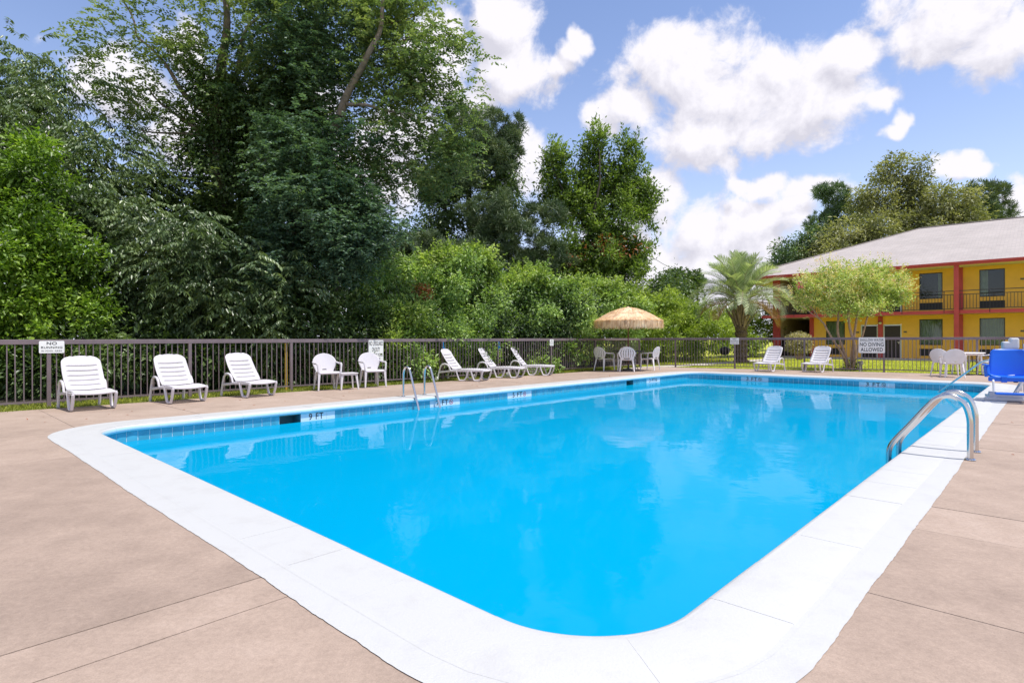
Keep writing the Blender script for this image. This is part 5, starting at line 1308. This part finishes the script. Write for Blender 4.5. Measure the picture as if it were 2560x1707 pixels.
# --- pines and the upright tree
t = tree('pine_tree', 'tall dark pine hung with vines between the feathery and upright trees', 'tree', at(1150, 848, 31), GW)
crown(t, 'pine', [blob(1190, 330, 31, 70, 60, 1.6), blob(1140, 400, 31, 70, 60, 1.5), blob(1245, 370, 31, 60, 45, 1.3), blob(1285, 330, 31, 30, 40, 0.8), blob(1190, 440, 30.6, 80, 45, 1.5), blob(1090, 470, 31, 60, 40, 1.2)], 1500, needles, per=40, ll=0.30, lw=0.034, seed=10, shell=0.5, lump=10, lf=0.38)
crown(t, 'dark', [blob(1190, 520, 31, 90, 80, 1.4), blob(1100, 560, 31, 60, 70, 1.2), blob(1270, 480, 31, 40, 90, 1.0), blob(1060, 610, 31, 40, 60, 1.0), blob(1160, 620, 31, 90, 60, 1.4)], 1500, broad, name='vine', per=10, sig=0.26, ll=0.18, lw=0.10, droop=0.8, seed=11, shell=0.2, lump=6)
trunk(t, [(at(1150, 870, 31), at(1175, 330, 31), 0.35, 0.12), (at(1155, 560, 31), at(1090, 470, 31), 0.12, 0.04), (at(1160, 480, 31), at(1270, 380, 31), 0.12, 0.04)], 'bark_dark')
t = tree('pine_tree', 'low round-topped pine behind the bright bushes', 'tree', at(1060, 848, 26), GW)
crown(t, 'pine', [blob(1000, 640, 26, 50, 45, 1.2), blob(1060, 640, 26, 60, 55, 1.3), blob(1120, 650, 26, 45, 40, 1.1), blob(1060, 700, 25.6, 90, 50, 1.5)], 1000, needles, per=40, ll=0.26, lw=0.030, seed=12, shell=0.55, lump=10, lf=0.38)
trunk(t, [(at(1060, 870, 26), at(1060, 640, 26), 0.16, 0.05)], 'bark_dark')
t = tree('pine_tree', 'broad dark pine filling the gap below the upright tree', 'tree', at(1280, 848, 29), GW)
crown(t, 'pine', [blob(1230, 540, 29, 70, 50, 1.5), blob(1310, 560, 29, 80, 50, 1.5), blob(1200, 640, 28.6, 80, 55, 1.5), blob(1330, 650, 28.4, 90, 60, 1.6), blob(1270, 720, 28, 110, 60, 1.6)], 1700, needles, per=38, ll=0.30, lw=0.034, seed=13, shell=0.5, lump=10, lf=0.38)
trunk(t, [(at(1280, 870, 29), at(1280, 530, 29), 0.22, 0.06)], 'bark_dark')
t = tree('upright_tree', 'tall olive-green tree with upright shoots standing against the clouds', 'tree', at(1480, 848, 30), GW)
crown(t, 'upright', [blob(1485, 420, 30, 32, 110, 0.8), blob(1470, 500, 30, 50, 70, 1.1), blob(1570, 420, 30, 26, 80, 0.8), blob(1600, 500, 30, 36, 50, 0.9), blob(1390, 430, 30, 26, 80, 0.7), blob(1410, 520, 30, 50, 60, 1.1), blob(1530, 560, 29.6, 70, 65, 1.4), blob(1470, 640, 29.4, 100, 75, 1.7), blob(1565, 670, 29.4, 60, 75, 1.3), blob(1420, 700, 29.4, 80, 70, 1.4), blob(1545, 480, 30, 30, 60, 0.8)], 3900, broad, per=12, sig=0.18, ll=0.19, lw=0.085, seed=14, bump=0.25, freq=1.8, droop=-0.3, shell=0.3, lump=14, lf=0.26, sh=(900, 0.9))
L = Leaves(); sp = [at(*q) - Vector(t.location) for q in ((1485, 300, 30), (1470, 330, 30), (1505, 330, 30), (1590, 330, 30), (1575, 365, 30), (1610, 390, 30), (1380, 340, 30), (1400, 370, 30), (1365, 400, 30), (1620, 460, 30), (1540, 400, 30), (1440, 410, 30), (1625, 520, 30))]
for k, q in enumerate(sp):      # slender leading shoots
    C = np.array([[q.x + 0.14 * math.sin(z * 2 + k), q.y, q.z - z] for z in np.linspace(0, 2.4, 26)]); o = np.tile([[0.0, 0.0, 1.0]], (26, 1)); C += np.random.RandomState(k).normal(size=C.shape) * np.linspace(0.02, 0.28, 26)[:, None]
    broad(L, C, o, 10, 0.10, 0.19, 0.08, droop=-0.5, seed=400 + k)
L.obj('leading_shoots', LM['upright'], t)['kind'] = 'stuff'
trunk(t, [(at(1480, 870, 30), at(1482, 320, 30.4), 0.14, 0.015), (at(1478, 600, 30), at(1590, 340, 30), 0.07, 0.015), (at(1478, 600, 30), at(1380, 350, 30), 0.07, 0.015)], 'bark_dark')
C, o = clumps([blob(1530, 620, 28.6, 60, 25, 0.6), blob(1440, 640, 28.4, 30, 30, 0.5)], 40, seed=5); C, = rel(t, C); L = Leaves(); broad(L, C, o, 10, 0.2, 0.18, 0.08, seed=77); L.obj('dead_vine', LM['rust'], t)
# --- sunlit bushes along the fence
def bush(label, mat_, blobs, n, seed, per=12, sig=0.16, ll=0.12, lw=0.06, **kw):
    b = blobs[0]; t = thing('leafy_bush', label, 'bush', (b[0], b[1] + 0.3, 0), 0.0, GB)
    crown(t, mat_, blobs, int(n * 0.9), broad, per=per, sig=sig * 0.8, ll=ll, lw=lw, seed=seed, bump=0.38, freq=2.6, lump=9, lf=0.31, sh=(260, 0.55), **kw)
    mb = MB(); 
    for k in range(4): limb(mb, (0.1 * k - 0.15, 0.1, -0.1), (0.5 * k - 0.75, 0.2, b[2] * 0.8), 0.03, 0.01, seed=seed + k)
    obj('stems', mb, M['bark_dark'], t); return t
bush('fresh green bush on the fence behind the low table and pool ladder', 'bush', [blob(960, 800, 17.5, 80, 60), blob(1010, 850, 17.6, 100, 80), blob(940, 720, 18.2, 70, 60), blob(1000, 930, 17.4, 90, 40)], 1500, 31)
bush('fresh green bush with a rusty patch behind the long loungers', 'bush', [blob(1130, 760, 19.6, 80, 80), blob(1060, 740, 19.4, 60, 90), blob(1160, 680, 20.4, 90, 50), blob(1090, 870, 18.8, 100, 70), blob(1190, 830, 19.8, 90, 80), blob(1010, 690, 20, 50, 55)], 2200, 32)
t_r = tree('rust_leaf_spray', 'spray of rust-brown dead leaves hanging in the fresh green bush', 'dead leaves', at(1060, 735, 18.2))
C, o = clumps([blob(1052, 735, 18.3, 22, 18, 0.25)], 40, seed=6); C, = rel(t_r, C); L = Leaves(); broad(L, C, o, 10, 0.12, 0.11, 0.05, seed=78); L.obj('leaves', LM['rust'], t_r)
bush('wide tangled green bush behind the small rules sign', 'bush', [blob(1320, 740, 22.4, 90, 60), blob(1270, 800, 21.6, 90, 80), blob(1390, 790, 23, 90, 80), blob(1330, 880, 21.8, 120, 50), blob(1225, 750, 22.6, 60, 40)], 2100, 33, ll=0.13, lw=0.065)
bush('tangled green bush with pale tips behind the thatched umbrella', 'bush', [blob(1470, 770, 25.4, 80, 60), blob(1430, 840, 24.6, 80, 60), blob(1540, 800, 27, 90, 70), blob(1490, 735, 26.4, 60, 34)], 1600, 34, ll=0.14, lw=0.07)
bush('yellow-green bush leaning over the fence corner by the umbrella', 'weed', [blob(1560, 755, 29, 55, 42), blob(1630, 780, 30, 60, 42), blob(1600, 830, 29, 90, 50), blob(1665, 755, 32, 40, 28)], 1500, 35, ll=0.15, lw=0.07)
bush('yellow-green thicket beyond the path in front of the dark round tree', 'weed', [blob(1690, 806, 34, 70, 38), blob(1760, 815, 34, 60, 36), blob(1720, 860, 32.5, 90, 30), blob(1640, 870, 31, 70, 30), blob(1760, 785, 36, 60, 26)], 1900, 36, ll=0.17, lw=0.07, sig=0.22)
bush('yellow-green bush between the palm trunk and the motel end', 'weed', [blob(1880, 820, 40, 50, 50), blob(1850, 860, 38, 60, 25), blob(1800, 815, 38, 60, 38)], 1200, 37, ll=0.18, lw=0.08, sig=0.22)
for lab, mt_, bl_, n_, sd_ in (
    ('yellowish vine-covered bush rising to a dome behind the long loungers', 'bush_y', [blob(1160, 655, 20.6, 62, 34), blob(1095, 670, 20.2, 40, 40), blob(1215, 690, 20.8, 34, 40)], 900, 81),
    ('low yellowish bush spilling through the fence beside the pool ladder', 'bush_y', [blob(1010, 810, 17.3, 42, 40), blob(960, 880, 17.0, 50, 40), blob(1060, 880, 18.0, 46, 46)], 800, 82),
    ('deep green glossy bush behind the long lounger nearest the umbrella', 'bush_d', [blob(1225, 790, 20.8, 60, 50), blob(1180, 740, 20.6, 40, 40), blob(1290, 850, 21.2, 60, 50)], 800, 83),
    ('yellowish vine heap on top of the tangled green bush', 'bush_y', [blob(1330, 700, 22.6, 60, 26), blob(1410, 725, 23.4, 44, 28), blob(1270, 715, 22.2, 36, 26)], 800, 84),
    ('deep green glossy bush against the umbrella fringe', 'bush_d', [blob(1400, 800, 22.6, 50, 50), blob(1360, 850, 22.2, 50, 40), blob(1455, 770, 24.4, 34, 40)], 700, 85),
    ('yellowish leafy heap above the thatched umbrella', 'bush_y', [blob(1500, 722, 26.0, 46, 24), blob(1560, 760, 26.6, 46, 34), blob(1450, 730, 25.2, 30, 24)], 700, 86)):
    bush(lab, mt_, bl_, n_, sd_)
# --- woodland backing
wl_ = Leaves()
C, o = clumps(lumps([(-22 + 3.2 * k, 25 + 1.3 * k, 2.4 + 0.9 * math.sin(k * 1.9), 2.6, 1.8, (4.6 if k < 7 else 3.4) + 0.8 * math.sin(k * 2.3)) for k in range(11)], 10, 0.36, 40), 6500, 0.4, 0.2, 1.2, seed=41)
broad(wl_, C, o, 9, 0.26, 0.22, 0.12, seed=42)
C, o = clumps(lumps([(-13.5 - 1.8 * k, 11.0 - 3.0 * k, 3.6, 2.2, 2.2, 5.4 + math.sin(k * 2.1)) for k in range(5)], 10, 0.36, 44), 2200, 0.4, 0.2, 1.2, seed=43)
broad(wl_, C, o, 9, 0.28, 0.24, 0.13, seed=44)
rows = [tuple(c0 + FD * (-4 + 2.6 * k) + FN * 7.5) for k in range(9)]
C, o = clumps([(x, y, 1.4, 1.9, 1.3, 2.6 + 0.5 * math.sin(k * 2.7)) for k, (x, y, z) in enumerate(rows)], 3000, 0.3, 0.2, 1.4, seed=47)
broad(wl_, C, o, 9, 0.26, 0.22, 0.13, seed=48)
wb_ = wl_.obj('woodland_thicket', LM['dark'], None); wb_['kind'] = 'stuff'
# --- distance
def fartree(label, blobs, n, mat_, seed, base_v=860, pine=False, cat='tree', per=9, sig=0.4, ll=0.30, lw=0.15):
    b = blobs[0]; t = thing('far_tree', label, cat, (b[0], b[1], 0), 0.0, GF)
    if pine: crown(t, mat_, blobs, n, needles, per=26, ll=0.55, lw=0.06, seed=seed, shell=0.45)
    else: crown(t, mat_, blobs, int(n * 1.5), broad, per=per, sig=sig * 0.8, ll=ll, lw=lw, seed=seed, bump=0.2, freq=1.0, shell=0.45, lump=10, lf=0.38)
    mb = MB(); limb(mb, (0, 0, -0.1), (0.2, 0, b[2]), 0.3, 0.08, seed=seed, bend=0.03); obj('trunk', mb, M['bark_dark'], t, smooth=True); return t
fartree('dark round tree seen over the thicket beside the palm', [blob(1690, 720, 48, 40, 45), blob(1660, 740, 48, 35, 40), blob(1715, 715, 48, 22, 30)], 500, 'dark', 51, sig=0.35)
fartree('small hazy pine on the horizon beside the overhead wire', [blob(1690, 685, 90, 14, 12), blob(1675, 695, 90, 18, 10)], 90, 'far', 52, pine=True)
fartree('small hazy pine on the horizon just beside the palm crown', [blob(1742, 692, 90, 12, 12), blob(1750, 705, 90, 16, 10)], 90, 'far', 53, pine=True)
fartree('tall central tree towering over the motel roof', [blob(2265, 440, 56, 55, 55), blob(2230, 520, 56, 70, 60), blob(2300, 520, 56, 60, 60), blob(2250, 590, 55, 90, 70), blob(2180, 500, 56, 45, 45)], 1500, 'pale', 54)
fartree('pale spreading tree over the motel ridge', [blob(2380, 520, 53, 60, 45), blob(2350, 570, 53, 80, 40), blob(2420, 560, 53, 40, 30)], 700, 'pale', 55)
fartree('dark pine rising behind the pale trees over the ridge', [blob(2450, 490, 60, 40, 35), blob(2490, 480, 60, 30, 22), blob(2440, 540, 60, 60, 35), blob(2510, 530, 60, 30, 22)], 450, 'pine', 56, pine=True)
fartree('dark blue-green pine over the motel hip', [blob(2090, 490, 60, 35, 28), blob(2060, 480, 60, 25, 18), blob(2110, 540, 60, 45, 35), blob(2060, 560, 60, 40, 30)], 420, 'far', 57, pine=True)
fartree('leafy green tree between the pine and the central tree', [blob(2130, 590, 54, 60, 50), blob(2080, 620, 54, 60, 40), blob(2180, 600, 54, 50, 50)], 800, 'pale', 58)
fartree('dark tree low over the hip end of the roof', [blob(1985, 640, 56, 45, 35), blob(2040, 610, 56, 40, 45), blob(1960, 665, 56, 30, 25), blob(1930, 690, 56, 40, 25)], 700, 'far', 59)

# --- palm
PB = G(1853, 904.0); PB = Vector((PB.x, PB.y, -0.06))
t = thing('palm_tree', 'shaggy palm with arching silvery fronds in front of the motel end', 'palm tree', PB); t.scale = (0.95, 0.95, 0.96)
r_ = random.Random(4); prof_ = []; z = 0.0
while z < 2.25:
    prof_.append((0.335 + 0.03 * math.sin(z * 21) + r_.uniform(-0.015, 0.015) - 0.02 * z + (0.05 if z < 0.15 else 0), z)); z += 0.045
tm = MB().lathe(prof_, 22)
tm.v = [(x * (1 + 0.05 * math.sin(math.atan2(y, x) * 7 + zz * 30)), y * (1 + 0.05 * math.sin(math.atan2(y, x) * 7 + zz * 30)), zz) for x, y, zz in tm.v]
obj('trunk', tm, M['palmtrunk'], t)
st = MB().beam((0, 0, 0), (0.05, 0, 0.45), 0.10, 0.04, w2=0.07, h2=0.03).beam((0.05, 0, 0.45), (0.22, 0, 1.15), 0.07, 0.03, w2=0.035, h2=0.02).mesh('frond_stub', [M['palmstub']])
for k in range(64):
    a_ = k * 2.39996; lev = (k / 64); o = put('frond_stub', st, t)
    o.location = (0.30 * math.cos(a_) * (1 - 0.45 * lev), 0.30 * math.sin(a_) * (1 - 0.45 * lev), 1.85 + 0.95 * lev)
    o.rotation_euler = (0, 0.30 - 0.12 * lev + r_.uniform(-0.06, 0.10), a_); o.scale = (1, 1, r_.uniform(0.75, 1.1))
def frond_mesh(seed, L_, curl, mat_, stem_mat):
    r = np.random.RandomState(seed); k = 26; pts = []; x = z = 0.0; ang = 0.0
    for i in range(k + 1):
        pts.append((x, z)); ang = -curl * (i / k) ** 1.6; x += L_ / k * math.cos(ang); z += L_ / k * math.sin(ang)
    LL = Leaves(); P = np.array(pts); m = 60
    for sg in (-1, 1):
        f = np.linspace(0.22, 0.995, m) + r.uniform(-0.003, 0.003, m); idx = f * k; i0 = np.clip(idx.astype(int), 0, k - 1); fr = idx - i0
        p2 = P[i0] + (P[i0 + 1] - P[i0]) * fr[:, None]; d2 = unit(P[i0 + 1] - P[i0])
        p = np.stack([p2[:, 0], np.zeros(m), p2[:, 1]], 1); d = np.stack([d2[:, 0], np.zeros(m), d2[:, 1]], 1); up = np.stack([-d2[:, 1], np.zeros(m), d2[:, 0]], 1)
        ax = unit(d * 0.95 + np.array([0, sg * 0.85, 0]) + up * 0.50 + r.normal(size=(m, 3)) * 0.05)
        ln = 0.72 * np.sin(np.clip((f - 0.1) / 0.95, 0, 1) * PI) ** 0.6 * (0.9 + 0.2 * r.rand(m))
        # leaflet in two joints so that the tip droops
        midp = p + ax * (ln * 0.55)[:, None]; ax2 = unit(ax + [0, 0, -0.22]); nr = unit(up + r.normal(size=(m, 3)) * 0.1)
        V = np.empty((m, 5, 3)); s = unit(np.cross(ax, nr)); w = 0.014
        V[:, 0] = p + s * w * 0.6; V[:, 1] = p - s * w * 0.6; V[:, 2] = midp - s * w; V[:, 3] = midp + s * w; V[:, 4] = midp + ax2 * (ln * 0.5)[:, None]
        b = np.arange(m)[:, None] * 5; F = np.concatenate([b + [0, 1, 2], b + [0, 2, 3], b + [3, 2, 4]], 1).reshape(-1, 3); LL.add(V.reshape(-1, 3), F)
    stem = MB().tube([(a, 0, b) for a, b in pts], [0.026 - 0.020 * i / k for i in range(k + 1)], 5)
    return np_mesh('frond', np.concatenate(LL.V), np.concatenate(LL.F), LM[mat_]), stem.mesh('frond_stalk', [M[stem_mat]])
FMs = [frond_mesh(200 + i, 2.7 + 0.15 * (i % 3), c_, 'palm', 'palmstub') for i, c_ in enumerate((0.75, 1.15, 1.75, 2.1))]
FD_ = frond_mesh(210, 2.2, 1.3, 'palmdead', 'palmstub')
for k in range(60):
    a_ = k * 2.39996 + 0.4; lev = k / 60; tilt = math.radians(86 - 72 * (1 - lev) ** 1.0 + r_.uniform(-7, 7))
    if k < 6: fm = FD_; tilt = math.radians(r_.uniform(-10, 14))
    else: fm = FMs[(0 if lev > 0.72 else 1 if lev > 0.45 else 2 if lev > 0.2 else 3)]
    o = put('frond', fm[0], t); o.location = (0.08 * math.cos(a_), 0.08 * math.sin(a_), 3.12 + 0.25 * lev)
    o.rotation_euler = (r_.uniform(-0.25, 0.25), -tilt, a_); o.scale = [r_.uniform(0.86, 1.05)] * 3
    put('stalk', fm[1], o)

# --- crape myrtle just behind the fence
MBp = G(2136, 924.5); MBp = Vector((MBp.x, MBp.y + 0.25, -0.06))
t = thing('flowering_tree', 'small multi-stemmed tree with pink tips in front of the motel', 'tree', MBp)
Ym = MBp.y; Ln = []
mb = MB()
for k, (u, v, r0) in enumerate(((2020, 770, 0.05), (2085, 735, 0.055), (2130, 715, 0.06), (2170, 725, 0.055), (2215, 740, 0.045))):
    q = at(2110 + (u - 2110) * 0.55, 850 - (850 - v) * 0.5, Ym + 0.2 * math.sin(k * 2.0)); e_ = at(u, v - 10, Ym + 0.4 * math.sin(k * 2.2)); b0_ = MBp + Vector((0.07 * (k - 2), 0.05 * math.sin(k), 0))
    p1 = limb(mb, Vector((0.05 * (k - 2), 0.04 * math.sin(k * 3), 0)), q - MBp, r0 * 1.05, r0 * 0.7, 0.05, seed=k); limb(mb, q - MBp, e_ - MBp, r0 * 0.7, 0.012, 0.06, seed=k + 9)
    for s_ in (-1, 1): limb(mb, q - MBp, e_ - MBp + Vector((s_ * 0.35, 0.3 * s_, -0.1)), r0 * 0.45, 0.01, 0.06, seed=k + 20 + s_)
obj('trunk', mb, M['bark_pale'], t, smooth=True, ang=80)
crown(t, 'myrtle', [blob(2050, 740, Ym, 55, 45, 0.9), blob(2110, 715, Ym, 65, 50, 1.1), blob(2180, 720, Ym, 60, 50, 1.0), blob(2225, 735, Ym, 40, 35, 0.7), blob(2130, 765, Ym, 95, 30, 1.1), blob(2020, 715, Ym, 28, 32, 0.5), blob(2085, 680, Ym, 22, 26, 0.5), blob(2180, 680, Ym, 30, 26, 0.6), blob(2240, 705, Ym, 25, 22, 0.5)], 1500, broad, per=13, sig=0.10, ll=0.085, lw=0.05, seed=61, bump=0.25, freq=4, droop=-0.2, shell=0.5, lump=14, lf=0.28, sh=(200, 0.3))
L = Leaves(); myb = [tuple(np.array(b) - [MBp.x, MBp.y, MBp.z, 0, 0, 0]) for b in lumps([blob(2050, 735, Ym, 58, 48, 0.9), blob(2110, 705, Ym, 68, 50, 1.1), blob(2180, 710, Ym, 62, 50, 1.0), blob(2230, 730, Ym, 40, 35, 0.7)], 12, 0.3, 3)]
shoots(L, myb, 520, 16, 0.06, 0.035, 0.45, 68, 0.9); L.obj('blossom_tips', LM['tips'], t)['kind'] = 'stuff'
C, o = clumps([(MBp.x, MBp.y, 0.12, 0.28, 0.25, 0.22)], 50, seed=62); C, = rel(t, C); L = Leaves(); broad(L, C, o, 9, 0.07, 0.10, 0.04, seed=63); L.obj('basal_shoots', LM['dark'], t)['kind'] = 'stuff'
C, o = clumps([blob(1999, 714, Ym - 0.3, 5, 5, 0.08)], 12, seed=64); C, = rel(t, C); L = Leaves(); broad(L, C, o, 8, 0.04, 0.04, 0.035, seed=65)
M['flower'] = mat('pink_flower', (0.75, 0.08, 0.16), 0.6); fo = put('flower_head', np_mesh('flower_head', np.concatenate(L.V), np.concatenate(L.F), M['flower']), t)
# --- pale rounded bush by the breezeway
Pb = at(1998, 893, 34.0); t = thing('pale_bush', 'rounded ivory-leaved bush on bare stems in front of the breezeway', 'bush', (Pb.x, Pb.y, -0.06))
mb = MB()
for k in range(7): limb(mb, (0.05 * (k - 3), 0, 0), (0.17 * (k - 3), 0.1 * math.sin(k), 1.0), 0.025, 0.01, 0.05, seed=k + 300)
obj('stems', mb, M['bark_pale'], t)
crown(t, 'ivory', [blob(1998, 850, 34, 27, 17, 0.6), blob(1990, 868, 34, 22, 14, 0.5), blob(2010, 868, 34, 16, 12, 0.4)], 420, broad, per=11, sig=0.09, ll=0.10, lw=0.05, seed=66, freq=6, bump=0.15, shell=0.6)

# --- grass
def grass(name, pts, h, w, mat_='grass', seed=0):
    r = np.random.RandomState(seed); n = len(pts); a = r.rand(n) * 2 * PI; hh = h * (0.5 + r.rand(n)); lean = r.normal(size=(n, 2)) * 0.45
    ax = unit(np.stack([lean[:, 0], lean[:, 1], np.ones(n)], 1)); nr = np.stack([np.cos(a), np.sin(a), np.zeros(n)], 1)
    V, F = leaf_geo(pts, ax, nr, hh, w, 0.0); o = put(name, np_mesh(name, V, F, LM[mat_])); o['kind'] = 'stuff'; return o
n = 26000; r = np.random.RandomState(5)
s_ = r.uniform(-2.6, 20.4, n); e_edge = np.array([0.0]); 
base = np.array(c0)[None] + np.array(FD)[None] * s_[:, None]
w_in = np.clip(0.62 - 0.036 * s_, 0.05, 0.9); off = r.uniform(-1, 0.9, n); off = np.where(off < 0, off * w_in, off)
pts = base + np.array(FN)[None] * off[:, None]; pts[:, 2] = -0.055
grass('fence_grass', pts, 0.085, 0.013, seed=6)
n = 60000; s_ = r.uniform(0, 1, n) ** 1.3 * 13; tt = r.uniform(-1.0, 20, n)
pts = np.array(CORNER)[None] + np.array(FB_DIR)[None] * tt[:, None] - np.array(bn)[None] * (s_[:, None] + 0.03); pts[:, 2] = -0.06
keep = np.ones(n, bool)
for i in range(len(cl) - 1):
    a0 = np.array(cl[i])[:2]; d0_ = np.array(cl[i + 1])[:2] - a0; L0 = np.linalg.norm(d0_); d0_ /= L0
    q = pts[:, :2] - a0; al = q @ d0_; pe = np.abs(q[:, 0] * d0_[1] - q[:, 1] * d0_[0]); keep &= ~((al > -0.1) & (al < L0 + 0.1) & (pe < 0.6))
pl_ = pts[:, :2] - np.array([W0.x, W0.y]); keep &= (pl_ @ np.array([NV.x, NV.y])) > 1.8
grass('lawn_grass', pts[keep], 0.055, 0.016, 'lawn', seed=7)
# a few dry leaves and twigs on the deck
n = 90; p_ = r.uniform(-3, 18, n); q_ = r.uniform(-2.3, -0.7, n); sel = r.rand(n) < 0.35; q_ = np.where(sel, r.uniform(PW + 0.7, PW + 3, n), q_)
pts = np.array([tuple(pq(a, b, 0.006)) for a, b in zip(p_, q_)]); ax = unit(np.stack([r.normal(size=n), r.normal(size=n), np.full(n, 0.1)], 1)); nr = unit(np.stack([r.normal(size=n) * .2, r.normal(size=n) * .2, np.ones(n)], 1))
V, F = leaf_geo(pts, ax, nr, 0.03 + 0.05 * r.rand(n), 0.018, 0.2); o = put('fallen_leaves', np_mesh('fallen_leaves', V, F, LM['rust'])); o['kind'] = 'stuff'
